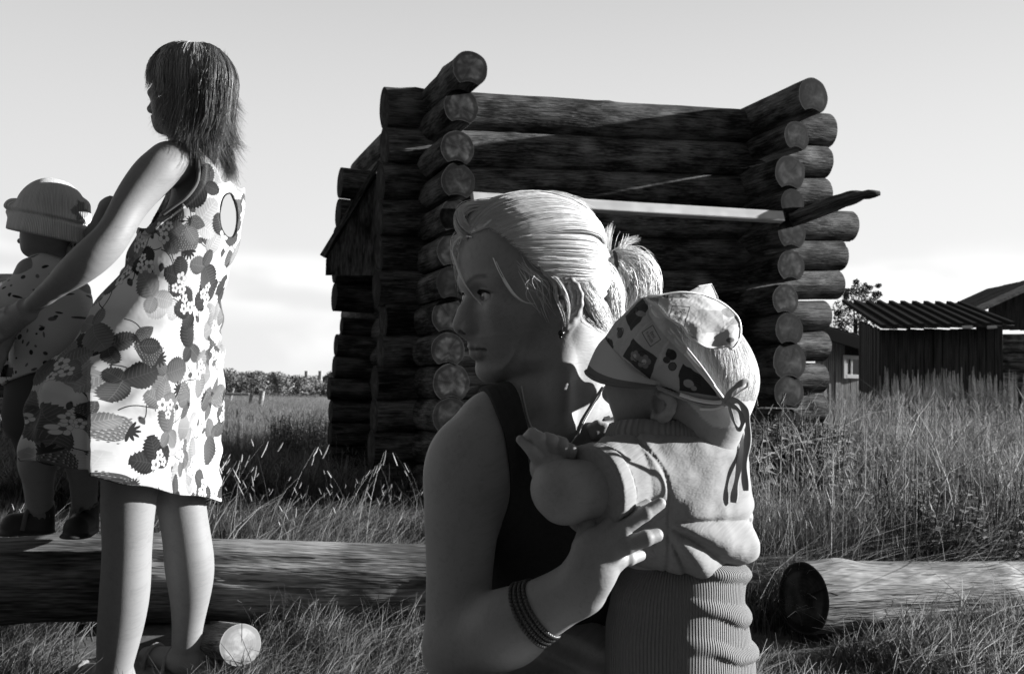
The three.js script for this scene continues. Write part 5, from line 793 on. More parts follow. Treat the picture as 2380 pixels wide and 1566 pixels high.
// shirt
const bShirt = new Field();
{
  const f = bShirt;
  const bX = nrm([.8, 0, -.6]); f.loft([{ c: U(1712, 1415, 1.03), x: bX, rx: .0800, rz: .066 }, { c: U(1712, 1340, 1.03), x: bX, rx: .0815, rz: .068 }, { c: U(1706, 1230, 1.03), x: bX, rx: .0805, rz: .062 }, { c: U(1716, 1130, 1.035), x: bX, rx: .0755, rz: .056 }, { c: U(1730, 1062, 1.04), x: bX, rx: .052, rz: .048 }], .03, 'u', 2.5);
  f.cap(U(1690, 1130, 1.03), U(1610, 1160, 1.005), .040, .042, .03);
  f.cap(U(1612, 1176, 1.0), U(1470, 1228, .931), .046, .0435, .02);
  f.cap(U(1720, 1125, 1.06), U(1640, 1130, 1.09), .042, .04, .03);
  // open cuff and collar
  const ca = U(1472, 1226, .932), cd = nrm(sub(U(1472, 1226, .932), U(1612, 1172, 1.0))), tilt = nrm(add(cd, camUp.toArray(), .12));
  f.add((x, y, z) => { const p = [x - ca[0], y - ca[1], z - ca[2]]; return -(dot(p, tilt) - .0); }, null, 0, (d, v, x, y, z) => { const p = [x - ca[0], y - ca[1], z - ca[2]]; const near = Math.hypot(...p) < .11; return near && dot(p, cd) > -.05 ? smax(d, -v, .004) : d; });
  const nk = U(1697, 1088, 1.035), nu = nrm(add(camUp.toArray(), camBack.toArray(), -.2));
  const armpit = U(1640, 1290, .97), seamA = U(1612, 1118, .96), seamB = U(1668, 1250, .96);
  f.warp = (d, x, y, z) => {
    const p = [x - nk[0], y - nk[1], z - nk[2]]; const h = dot(p, nu);
    const q = [x - armpit[0], y - armpit[1], z - armpit[2]], r0 = Math.hypot(...q), an = Math.atan2(dot(q, camUp.toArray()), dot(q, camRight.toArray()));
    const win = sstep(-1.25, -.95, an) * sstep(.15, -.1, an), lower = sstep(.01, .05, r0) * sstep(.24, .12, r0);
    let w = .0085 * win * lower * (Math.abs(Math.sin(an * 6.5 + 1.2 * noise(x * 14, y * 14, z * 14) + .4)) - .5);
    w += .0045 * (noise(x * 24 + y * 14, y * 30 - x * 16, z * 20) - .5) + .002 * (noise(x * 64, y * 64, z * 60) - .5);
    const sl = sstep(.02, .05, dot(sub([x, y, z], U(1640, 1180, .98)), camRight.toArray()) * -1 + .03); w += sl * .005 * Math.max(0, Math.sin((x * 1.0 + y * .35) * 150 + 3 * noise(x * 18, y * 18, 3))) * noise(x * 20, y * 14, z * 20 + 7);
    // armhole seam and hem stitching as real grooves
    const t = clamp(dot(sub([x, y, z], seamA), nrm(sub(seamB, seamA))) / len(sub(seamB, seamA)), -.2, 1.1), sp = add(seamA, sub(seamB, seamA), t), sx = dot(sub([x, y, z], sp), camRight.toArray()) - .006 * Math.sin(t * 3); if (z > U(1640, 1180, 1.0)[2]) w -= .0016 * sstep(.0035, .0, Math.abs(sx));
    const cq = dot(sub([x, y, z], ca), cd); if (Math.hypot(...sub([x, y, z], ca)) < .07) { w += .0014 * sstep(-.022, -.019, cq); w -= .0012 * sstep(.0016, 0, Math.abs(cq + .0205)); }
    let e = d - w; const hr = Math.hypot(...p); if (hr < .1) e = smax(e, h - .002 - .8 * Math.max(0, hr - .062), .003); return e;
  };
  const g = meshField(f, .0026); planarUV(g, 7); part('shirt', bG(g), clothMat(.28), baby);
  // ribbed collar
  const ring = [], ringU = []; const s1 = nrm(cross(nu, camBack.toArray())), s2 = cross(nu, s1);
  for (let i = 0; i <= 48; i++) { const a = i / 48 * 2 * Math.PI, o = add(nk, nu, .0), dir = [0, 1, 2].map((k) => s1[k] * Math.cos(a) + s2[k] * Math.sin(a)); let rr = .03; for (let k = 0; k < 30; k++) rr += Math.max(-.004, Math.min(.004, -f.eval(...add(add(o, dir, rr), nu, -.004)) * .7)); ring.push([add(add(o, dir, rr + .0015), nu, -.012), add(add(o, dir, rr + .0025), nu, 0), add(add(o, dir, rr - .003), nu, .011), add(add(o, dir, rr - .0075), nu, .012)]); }
  const pos = [], uv = [], idx = []; ring.forEach((s, i) => s.forEach((p, j) => { pos.push(...bL(p)); uv.push(i / 48 * .3, j * .01); })); for (let i = 0; i < 48; i++) for (let j = 0; j < 3; j++) { const a = i * 4 + j, b = a + 4; idx.push(a, a + 1, b, b, a + 1, b + 1); }
  part('collar', geo(pos, idx, uv), clothMat(.25, { side: THREE.DoubleSide, bumpMap: tex(256, 8, (u) => .5 + .5 * Math.sin(u * Math.PI * 2 * 64), false), bumpScale: .002 }), baby);
  baby.children.at(-1).material.bumpMap.repeat.set(4.2, 1);
}
// ribbed shorts
{
  const f = new Field(); f.loft([{ c: U(1702, 1790, 1.03), x: nrm([.8, 0, -.6]), rx: 0.0984, rz: 0.0739 }, { c: U(1700, 1660, 1.03), x: nrm([.8, 0, -.6]), rx: 0.0931, rz: 0.0722 }, { c: U(1692, 1560, 1.028), x: nrm([.8, 0, -.6]), rx: 0.0867, rz: 0.0704 }, { c: U(1698, 1480, 1.03), x: nrm([.8, 0, -.6]), rx: 0.0829, rz: 0.0660 }, { c: U(1712, 1412, 1.03), x: nrm([.8, 0, -.6]), rx: 0.0749, rz: 0.0620 }, { c: U(1712, 1385, 1.03), x: nrm([.8, 0, -.6]), rx: 0.0738, rz: 0.0607 }], .03);
  f.warp = (d, x, y, z) => { const s = sstep(1690, 1860, (x - camera.position.x) / -(z) * 2300 + 1280); return d - .0075 * s * Math.max(0, Math.sin(y * 150 + x * 30 + 3 * noise(x * 15, y * 15, z * 15))) * (.4 + .6 * noise(x * 12, y * 9, z * 12)) - .005 * (noise(x * 22, y * 26, z * 22) - .5); };
  const g = meshField(f, .003); const c = U(1700, 1500, 1.03); setUV(g, (x, y, z) => [Math.atan2(x - c[0], z - c[2]) * .085, y]);
  const rib = tex(256, 256, (u, v) => { const s = Math.sin(u * Math.PI * 2 * 16); return clamp(.5 + .45 * s + .12 * (pn(u, v, 64, 64, 3) - .5)); }, false); rib.repeat.set(16, 6);
  const tone = tex(256, 256, (u, v) => .78 + .2 * (.5 + .5 * Math.sin(u * Math.PI * 2 * 16)) * .6 + .12 * pn(u, v, 80, 80, 5)); tone.repeat.set(16, 6);
  part('shorts', bG(g), MP(.20, .95, { map: tone, bumpMap: rib, bumpScale: .0016, sheen: .3, sheenRoughness: .6, sheenColor: gray(.3), specularIntensity: .3 }), baby);
}
// ---------- bonnet, held on by tied ribbons ----------
{
  const hat = tag(new THREE.Group(), null); hat.name = 'bonnet'; baby.add(hat);
  // the print, in the head's side-view plane: metres forward (-) and up
  const PX = 5200, cw = 1024, chh = 1024, cv = document.createElement('canvas'); cv.width = cw; cv.height = chh; const c = cv.getContext('2d'); let onC = .060; const toT = (u, v) => { const l = BH.at(u, v, onC); return [cw / 2 - l[0] * PX, chh / 2 - l[1] * PX]; };
  c.fillStyle = '#c4c4c4'; c.fillRect(0, 0, cw, chh); const r = rng(4);
  const rag = (pts, fill) => { c.fillStyle = fill; c.beginPath(); pts.forEach(([u, v], i) => { const n = pts[(i + 1) % pts.length]; for (let k = 0; k < 6; k++) { const [x, y] = toT(mix(u, n[0], k / 6) + (r() - .5) * 2.2, mix(v, n[1], k / 6) + (r() - .5) * 2.2); i + k ? c.lineTo(x, y) : c.moveTo(x, y); } }); c.closePath(); c.fill(); };
  const blob = (u, v, w, h, rot, fill) => { const [x, y] = toT(u, v); c.fillStyle = fill; c.beginPath(); c.ellipse(x, y, w * 2.28, h * 2.28, rot, 0, 7); c.fill(); };
  const ring = (u, v, w, h, a0 = 0, a1 = 6.3, col = '#2a2a2a', lw = 3) => { const [x, y] = toT(u, v); c.strokeStyle = col; c.lineWidth = lw; c.beginPath(); c.ellipse(x, y, w * 2.28, h * 2.28, .5, a0, a1); c.stroke(); };
  const flower = (u, v, s, pet, mid) => { for (let k = 0; k < 5; k++) blob(u + Math.cos(k * 1.257) * s, v + Math.sin(k * 1.257) * s, s * .75, s * .75, 0, pet); blob(u, v, s * .6, s * .6, 0, mid); };
  const text = (u, v, rot, s = 1) => { const [x, y] = toT(u, v); c.save(); c.translate(x, y); c.rotate(rot); c.fillStyle = '#262626'; c.font = Math.round(27 * s) + 'px sans-serif'; c.textAlign = 'center'; c.fillText('Best', 0, -6 * s); c.fillText('friends', 0, 22 * s); c.strokeStyle = '#3a3a3a'; c.lineWidth = 3; c.strokeRect(-58 * s, -44 * s, 116 * s, 84 * s); c.clearRect; c.restore(); };
  rag([[1591, 846], [1656, 893], [1637, 946], [1567, 890]], '#505050'); flower(1600, 889, 8, '#8f8f8f', '#c0c0c0'); flower(1624, 903, 10, '#8a8a8a', '#c8c8c8'); ring(1612, 893, 20, 10, .3, 2.6); ring(1622, 884, 10, 5, 3, 6);
  rag([[1717, 908], [1768, 945], [1790, 972], [1787, 992], [1705, 975], [1708, 930]], '#484848'); blob(1728, 958, 12, 10, .3, '#b4b4b4'); blob(1738, 970, 7, 6, .3, '#a8a8a8'); for (let k = 0; k < 4; k++) ring(1748, 944 + k * 6, 10, 4, 3.2, 5.6);
  rag([[1600, 744], [1622, 770], [1606, 804], [1583, 828], [1562, 790]], '#545454'); blob(1604, 784, 15, 7, .2, '#a0a0a0'); ring(1590, 775, 6, 6);
  blob(1552, 832, 9, 13, -.2, '#6a6a6a'); ring(1552, 832, 9, 13); blob(1544, 822, 5, 4, 0, '#747474');
  rag([[1512, 845], [1531, 850], [1538, 868], [1530, 877], [1513, 862]], '#585858');
  blob(1690, 886, 14, 12, .8, '#3e3e3e'); blob(1680, 899, 9, 8, .4, '#525252'); blob(1693, 915, 9, 10, 0, '#6a6a6a'); ring(1693, 915, 9, 10); blob(1684, 876, 5, 5, 0, '#4c4c4c');
  text(1638, 840, .96, .82); rag([[1650, 963], [1680, 968], [1712, 986], [1690, 990], [1655, 972]], '#4e4e4e');
  onC = .045; text(1724, 792, -1.5, .92); rag([[1757, 774], [1800, 776], [1814, 826], [1778, 834]], '#a2a2a2'); rag([[1660, 748], [1678, 750], [1680, 796], [1662, 778]], '#8a8a8a'); rag([[1676, 738], [1722, 738], [1734, 748], [1690, 747]], '#5c5c5c'); rag([[1735, 842], [1768, 842], [1780, 862], [1760, 868]], '#969696'); blob(1810, 780, 14, 9, .8, '#8e8e8e'); blob(1830, 800, 10, 12, .8, '#989898'); blob(1832, 850, 8, 6, 0, '#707070');
  const ptex = new THREE.CanvasTexture(cv); ptex.colorSpace = THREE.SRGBColorSpace;
  const pm = clothMat(.85, { map: ptex, bumpScale: .0006, side: THREE.DoubleSide });
  const base = new Field(); base.p.push(...bHead.p); base.ell(BH.world(.004, .000, 0), [.0765, .0695, .0655], .02, [BH.F, BH.Up, BH.S]);
  const uvOf = (w) => { const l = BH.loc(...w); return [.5 - l[0] * PX / cw, .5 + l[1] * PX / chh]; };
  // a cloth patch over a polygon seen from the side, standing off the head by off(u, v); two sided with thickness
  const patch = (poly, off, step = 4, wr = .0018) => {
    const P = polySDF(poly), us = poly.map((p) => p[0]), vs = poly.map((p) => p[1]); const u0 = Math.min(...us) - 6, u1 = Math.max(...us) + 6, v0 = Math.min(...vs) - 6, v1 = Math.max(...vs) + 6; const nu = Math.ceil((u1 - u0) / step), nv = Math.ceil((v1 - v0) / step), id = new Int32Array((nu + 1) * (nv + 1)).fill(-1), pos = [], uv = [], idx = [], h = 1;
    const put = (i, j) => { const k = j * (nu + 1) + i; if (id[k] >= 0) return id[k]; let u = u0 + i * step, v = v0 + j * step; let d = P(u, v); if (d > -step * .5) for (let q = 0; q < 3; q++) { const gx = (P(u + h, v) - P(u - h, v)) / (2 * h), gy = (P(u, v + h) - P(u, v - h)) / (2 * h); u -= gx * d; v -= gy * d; d = P(u, v); } const o = off(u, v) + wr * 2 * (fbm(u * .03, v * .03, 4, 3) - .5); const w = surfNear(base, u, v, o); id[k] = pos.length / 3; pos.push(...bL(w)); uv.push(...uvOf(w)); return id[k]; };
    for (let j = 0; j < nv; j++) for (let i = 0; i < nu; i++) { const d = P(u0 + (i + .5) * step, v0 + (j + .5) * step); if (d > step * .35) continue; const a = put(i, j), b = put(i + 1, j), cc = put(i, j + 1), dd = put(i + 1, j + 1); idx.push(a, cc, b, b, cc, dd); }
    return geo(pos, idx, uv);
  };
  const mirror = (g) => { const q = g.clone(), p = q.attributes.position; for (let i = 0; i < p.count; i++) { const w = add([p.getX(i), p.getY(i), p.getZ(i)], babyFoot), l = BH.loc(...w); p.setXYZ(i, ...bL(BH.world(l[0], l[1], -l[2]))); } const ix = q.index.array; for (let i = 0; i < ix.length; i += 3) { const t = ix[i]; ix[i] = ix[i + 1]; ix[i + 1] = t; } q.computeVertexNormals(); return q; };
  const back = [[1622, 752], [1640, 785], [1660, 815], [1690, 852], [1720, 890], [1752, 928], [1785, 966], [1812, 1002]];
  const seam = [[1650, 966], [1626, 955], [1597, 930], [1570, 908], [1543, 884], [1524, 862], [1513, 842]];
  const sideG = patch([[1620, 742], [1600, 745], [1566, 779], [1538, 805], [1520, 832], ...seam.slice().reverse(), [1700, 983], [1745, 996], [1795, 1010], ...back.slice().reverse()], (u, v) => .0075 + .004 * sstep(1640, 1600, u) * sstep(830, 760, v), 3);
  part('side_panel', sideG, pm, hat); part('side_panel', mirror(sideG), pm, hat);
  { const te = patch([[1618, 746], [1623, 786], [1640, 812], [1672, 850], [1708, 886], [1718, 878], [1701, 838], [1686, 805], [1666, 792], [1645, 770]], () => .0105, 3, .002); part('turned_edge', te, clothMat(.62, { side: THREE.DoubleSide }), hat); }
  // crown between the side panels, hidden by the flap
  const hem = (list, o, rr) => tubeGeo(smooth(list.map(([u, v]) => surfNear(base, u, v, o)), 40).map(bL), rr, 6);
  part('hem', mergeGeometries([hem(back, .0085, .0022), hem([[1626, 752], [1634, 782], [1668, 812], [1700, 850], [1728, 884], [1758, 922], [1786, 962]], .0095, .0014)]), M(.85, .95), hat);
  const flapP = [[1616, 745], [1650, 738], [1700, 731], [1732, 733], [1760, 738], [1795, 752], [1828, 775], [1848, 800], [1852, 832], [1846, 856], [1831, 873], [1818, 866], [1795, 869], [1765, 866], [1737, 853], [1719, 838], [1706, 816], [1688, 805], [1668, 792], [1648, 768]];
  const flapOff = (u, v) => .038 - .029 * clamp((u - 1625) / 190) + .006 * sstep(790, 860, v) + .003 * Math.sin(u * .08) * sstep(790, 850, v);
  const flap = patch(flapP, flapOff, 4, .0012); part('top_flap', flap, pm, hat);
  part('hem', hem([...flapP.slice(6), flapP[0]], .0115, .0013), M(.85, .95), hat).visible = true;
  hat.children.at(-1).geometry = (() => { const l = smoothPoly(flapP, 4).map(([u, v]) => bL(add(surfNear(base, u, v, flapOff(u, v)), camBack.toArray(), .0006))); l.push(l[0]); return tubeGeo(l, .0013, 5); })();
  // folded far corner of the flap
  { const q = [[1716, 733, 1.035], [1747, 716, 1.05], [1779, 711, 1.06], [1788, 730, 1.06], [1797, 752, 1.045], [1772, 744, 1.03], [1742, 736, 1.025]].map((p) => U(...p)); const c0 = [0, 1, 2].map((k) => q.reduce((s, p) => s + p[k], 0) / q.length + camBack.toArray()[k] * .004); const pos = [...bL(c0)], uv = [...uvOf(c0)], idx = []; q.forEach((p, i) => { pos.push(...bL(p)); uv.push(...uvOf(p)); idx.push(0, 1 + (i + 1) % q.length, 1 + i); }); const g = geo(pos, idx, uv); part('folded_corner', g, pm, hat); part('hem', tubeGeo([q[1], q[2], q[3], q[4]].map(bL), .0012, 5), M(.85, .95), hat); }
  // crown under the flap reaching the other side
  const crown = patch([[1600, 745], [1640, 738], [1700, 732], [1760, 740], [1790, 760], [1760, 800], [1700, 800], [1650, 775]], () => .0065, 6); part('crown', crown, pm, hat); part('crown', mirror(crown), pm, hat);
  // brim: from the seam on the forehead out to a stiff bound edge
  const nearS = seam.map(([u, v]) => surfNear(base, u, v, .009)), nearO = [[1652, 972, .968], [1615, 968, .955], [1575, 966, .958], [1535, 962, .975], [1500, 953, 1.0], [1476, 941, 1.028], [1466, 927, 1.055]].map((p) => U(...p));
  const mir = (p) => { const l = BH.loc(...p); return BH.world(l[0], l[1], -l[2]); };
  const cs = smooth([...nearS, ...nearS.slice(0, -1).reverse().map(mir)], 60), co = smooth([...nearO, ...nearO.slice(0, -1).reverse().map(mir)], 60);
  const strip = (A, B, n, t0, t1) => { const pos = [], uv = [], idx = []; for (let i = 0; i < A.length; i++) for (let j = 0; j <= n; j++) { const t = mix(t0, t1, j / n), p = add(lerp3(A[i], B[i], t), camUp.toArray(), .006 * Math.sin(Math.PI * t)); pos.push(...bL(p)); uv.push(i * .01, t * .05); } for (let i = 0; i + 1 < A.length; i++) for (let j = 0; j < n; j++) { const a = i * (n + 1) + j, b = a + n + 1; idx.push(a, a + 1, b, b, a + 1, b + 1); } return geo(pos, idx, uv); };
  part('brim', strip(cs, co, 10, 0, .845), M(.5, .95, { side: THREE.DoubleSide }), hat);
  part('brim_binding', strip(cs, co, 3, .845, 1), M(.15, .95, { side: THREE.DoubleSide }), hat); 
  part('brim_binding', tubeGeo(co.map(bL), .0022, 6), M(.15, .95), hat);
  { // the bound lower edge runs on behind the ear to the knot
    const e = smooth([[1640, 966], [1680, 984], [1720, 1000], [1760, 1012], [1795, 1012], [1814, 1005]].map(([u, v]) => surfNear(base, u, v, .010)), 30).map(bL); part('hem', tubeGeo(e, e.map((p, i) => mix(.0042, .0022, i / 30)), 7, .6), M(.32, .95), hat);
    const e2 = smooth([[1700, 986], [1745, 1000], [1790, 1006], [1812, 1003]].map(([u, v]) => surfNear(base, u, v, .011)), 20).map(bL); part('hem', tubeGeo(e2, .0024, 6), M(.8, .95), hat);
    const e3 = smooth([[1750, 1020], [1785, 1020], [1806, 1012], [1814, 1004]].map(([u, v]) => surfNear(base, u, v, .008)), 16).map(bL); part('hem', tubeGeo(e3, .0026, 6), M(.8, .95), hat); }
  // knot and ribbons
  const kn = surfNear(base, 1814, 1004, .010), rib = (list, w, th = .34) => { const p = smooth(list.map(([u, v, o]) => { const q = surfNear(bShirt, u, v, 0, .85, 1.2); return o === undefined ? add(q, camBack.toArray(), .004) : Array.isArray(o) ? U(u, v, o[0]) : add(q, camBack.toArray(), o); }), 44).map(bL); return tubeGeo(p, p.map((q, i) => w * (1 + .25 * Math.sin(i * .5))), 8, th, camBack.toArray()); };
  const kd = -V(kn).sub(camera.position).dot(camBack); const rm = M(.34, .95);
  const kg = new THREE.SphereGeometry(.0062, 14, 10).scale(1, .8, .9).translate(...bL(kn)); part('knot', kg, rm, hat);
  part('ribbon', rib([[1816, 1002, [kd - .004]], [1828, 978, [kd - .012]], [1850, 960, [kd - .016]], [1868, 952, [kd - .014]], [1872, 962, [kd - .010]], [1852, 978, [kd - .006]], [1824, 1000, [kd - .003]]], .0030), rm, hat);
  part('ribbon', rib([[1816, 1004, [kd - .004]], [1844, 1002, [kd - .012]], [1862, 1022, [kd - .012]], [1870, 1056, [kd - .008]], [1869, 1110, [kd + .0]], [1862, 1170, [kd + .005]], [1866, 1226, [kd + .008]]], .0032), rm, hat);
  part('ribbon', rib([[1815, 1006, [kd - .004]], [1830, 1030, .014], [1843, 1066, .012], [1850, 1104, .010], [1846, 1160, .007], [1836, 1215, .006], [1831, 1254, .006]], .0034), rm, hat);
  part('ribbon', rib([[1818, 1006, [kd - .006]], [1846, 1024, [kd - .010]], [1858, 1052, [kd - .008]], [1848, 1074, [kd - .006]], [1838, 1060, [kd - .004]], [1824, 1016, [kd - .002]]], .0026), rm, hat);
}
// fingers of the woman's other hand come round the baby's back
{
  const F = new Field(), P = (u, v, d) => U(u, v, d); F.cap(U(1800, 1340, 1.17), U(1828, 1310, 1.14), .027, .025, .02).flatCap(U(1828, 1310, 1.14), U(1846, 1300, 1.105), .027, .028, camRight.toArray(), .5, .01);
  for (const [v, k] of [[1264, 0], [1291, .002], [1319, .002], [1345, 0]]) F.chain([P(1850, v + 6, 1.105), P(1864, v + 3, 1.07), P(1862 + k * 900, v, 1.045), P(1854, v - 2, 1.034)], [.0085, .0082, .0078, .0068], .003, .006);
  const g = meshField(F, .0026); colorBy(g, () => 1); planarUV(g); const body = woman.children.find((m) => m.name === 'body'); body.geometry = mergeGeometries([body.geometry, shift(g, womanFoot)]);
}
// ---------- the standing girl in the strawberry dress ----------
const girlFoot = (() => { const p = Q(340, 1580, 2.3); return [p[0], 0, p[2]]; })();
const GH = headFrame(440 * UK, 200 * UK, 2.25, -14, 1, 1);
const feet = [[[262, 1608, 2.265], [178, 1630, 2.33]], [[428, 1532, 2.43], [342, 1556, 2.50]]].map(([h, t]) => { const a = Q(...h), b = Q(...t), g = groundH(a[0], a[2]) + .012; return [[a[0], g + .045, a[2]], [b[0], g + .032, b[2]], g]; });
const gHead = new Field(), gBody = new Field();
{
  const A = [GH.F, GH.Up, GH.S], px = 2.25 / QF, c14 = Math.cos(R(14)), L = (x, y, c = 0) => GH.world((440 - x) * px / c14, (200 - y) * px, c), f = gHead;
  f.ell(L(446, 192), [.094, .084, .072], .02, A); f.ell(L(398, 243), [.050, .062, .054], .03, A); f.cap(L(374, 286), L(420, 276, .030), .018, .020, .02).cap(L(374, 286), L(420, 276, -.030), .018, .020, .02); f.ell(L(370, 284), [.018, .018, .018], .014, A);
  f.chain([L(358, 218), L(349, 236), L(341, 247)], [.009, .0085, .0105], .006, .012); f.cap(L(343, 252), L(352, 259), .006, .005, .005); f.ell(L(350, 252, .010), [.009, .007, .006], .004, A);
  f.cap(L(355, 269, -.012), L(355, 269, .012), .0068, .0068, .005).cap(L(357, 278, -.011), L(357, 278, .011), .0072, .0072, .005); f.ell(L(366, 218), [.02, .012, .045], .015, A);
  const b = gBody; b.p.push(...f.p);
  b.cap(L(428, 290), Q(452, 365, 2.27), .047, .050, .02);
  b.loft([{ c: Q(382, 780, 2.27), x: [.64, 0, -.77], rx: .140, rz: .085 }, { c: Q(420, 610, 2.26), x: [.64, 0, -.77], rx: .085, rz: .060 }, { c: Q(455, 470, 2.265), x: [.64, 0, -.77], rx: .062, rz: .056 }, { c: Q(468, 400, 2.265), x: [.64, 0, -.77], rx: .066, rz: .05 }], .03);
  b.cap(Q(450, 368, 2.25), Q(398, 378, 2.19), .046, .050, .03).cap(Q(452, 366, 2.27), Q(496, 412, 2.37), .042, .034, .03);
  b.curve(smooth([Q(392, 374, 2.17), Q(345, 418, 2.14), Q(302, 474, 2.11), Q(255, 556, 2.07), Q(205, 604, 2.055), Q(150, 648, 2.07), Q(58, 722, 2.12)], 24), [.0530, .0520, .0505, .0490, .0475, .0460, .0445, .0435, .0425, .0418, .0412, .0408, .0405, .0405, .0408, .0410, .0408, .0400, .0388, .0374, .0358, .0340, .0320, .0298, .028], .02);
  b.flatCap(Q(58, 722, 2.12), Q(18, 752, 2.16), .030, .030, camBack.toArray(), .55, .01);
  for (const [y, r] of [[738, .0095], [752, .0095], [766, .009], [778, .008]]) b.chain([Q(22, y - 4, 2.16), Q(-6, y + 14, 2.18), Q(-26, y + 26, 2.22)], [r, r, r * .8], .004, .006);
  b.chain([Q(40, 725, 2.13), Q(20, 720, 2.14), Q(0, 724, 2.17)], [.011, .0105, .009], .004, .006);
  b.cap(Q(488, 420, 2.40), Q(420, 540, 2.50), .033, .032, .02).cap(Q(420, 540, 2.50), Q(300, 640, 2.56), .034, .026, .02);
  // legs
  b.curve(smooth([Q(318, 960, 2.24), Q(298, 1160, 2.22), Q(294, 1290, 2.225), Q(288, 1390, 2.235), Q(274, 1490, 2.25), Q(262, 1575, 2.26), Q(260, 1608, 2.265)], 24), [.080, .077, .074, .070, .066, .0625, .0595, .0575, .0565, .056, .0565, .0570, .0570, .0560, .0545, .0525, .0495, .046, .0425, .0395, .037, .0350, .0338, .0330, .033], .02);
  b.curve(smooth([Q(405, 960, 2.33), Q(418, 1150, 2.36), Q(436, 1270, 2.375), Q(442, 1360, 2.39), Q(435, 1460, 2.41), Q(428, 1530, 2.43)], 24), [.066, .066, .066, .065, .064, .063, .0615, .0605, .0600, .0600, .0605, .0610, .0605, .0590, .0565, .0535, .050, .0465, .043, .040, .038, .0365, .0358, .035, .035], .02);
  
  for (const [h, t, g0] of feet) { b.cap([h[0] + .02, g0 + .036, h[2]], h, .032, .034, .02).cap(h, t, .034, .026, .02); for (let i = 0; i < 5; i++) { const s = (i - 2) * .013, o = [t[0], g0 + .014, t[2] + s]; b.cap(o, add(o, nrm(sub(t, h)), .022 - Math.abs(i - 1) * .004), .0095, .008, .005); } }
}
const girl = thing('person', 'girl with brown hair in a strawberry print dress, standing with her back turned', 'person', girlFoot);
{ const g = meshField(gBody, .0042); colorBy(g, () => 1); planarUV(g); part('body', shift(g, girlFoot), skinMat(.21), girl); }
for (const [h, t, g0] of feet) {
  const f = new Field(); f.flatCap([h[0] + .03, g0, h[2]], [t[0] - .03, g0, t[2]], .040, .044, [0, 1, 0], .28, .004); for (const k of [.25, .8]) { const c = lerp3([h[0], g0 + .05, h[2]], [t[0], g0 + .034, t[2]], k); const w = nrm(cross(sub(t, h), [0, 1, 0])); const ring = []; for (let i = 0; i <= 12; i++) { const a = Math.PI * i / 12; ring.push([c[0] + w[0] * Math.cos(a) * .040, g0 + Math.sin(a) * (c[1] - g0 + .030), c[2] + w[2] * Math.cos(a) * .040]); } f.chain(ring, ring.map(() => .006), .002); }
  f.cap([h[0] + .045, g0 + .005, h[2]], [h[0] + .04, g0 + .05, h[2]], .022, .012, .02); part('sandal', shift(meshField(f, .004), girlFoot), M(.2, .7), girl);
}
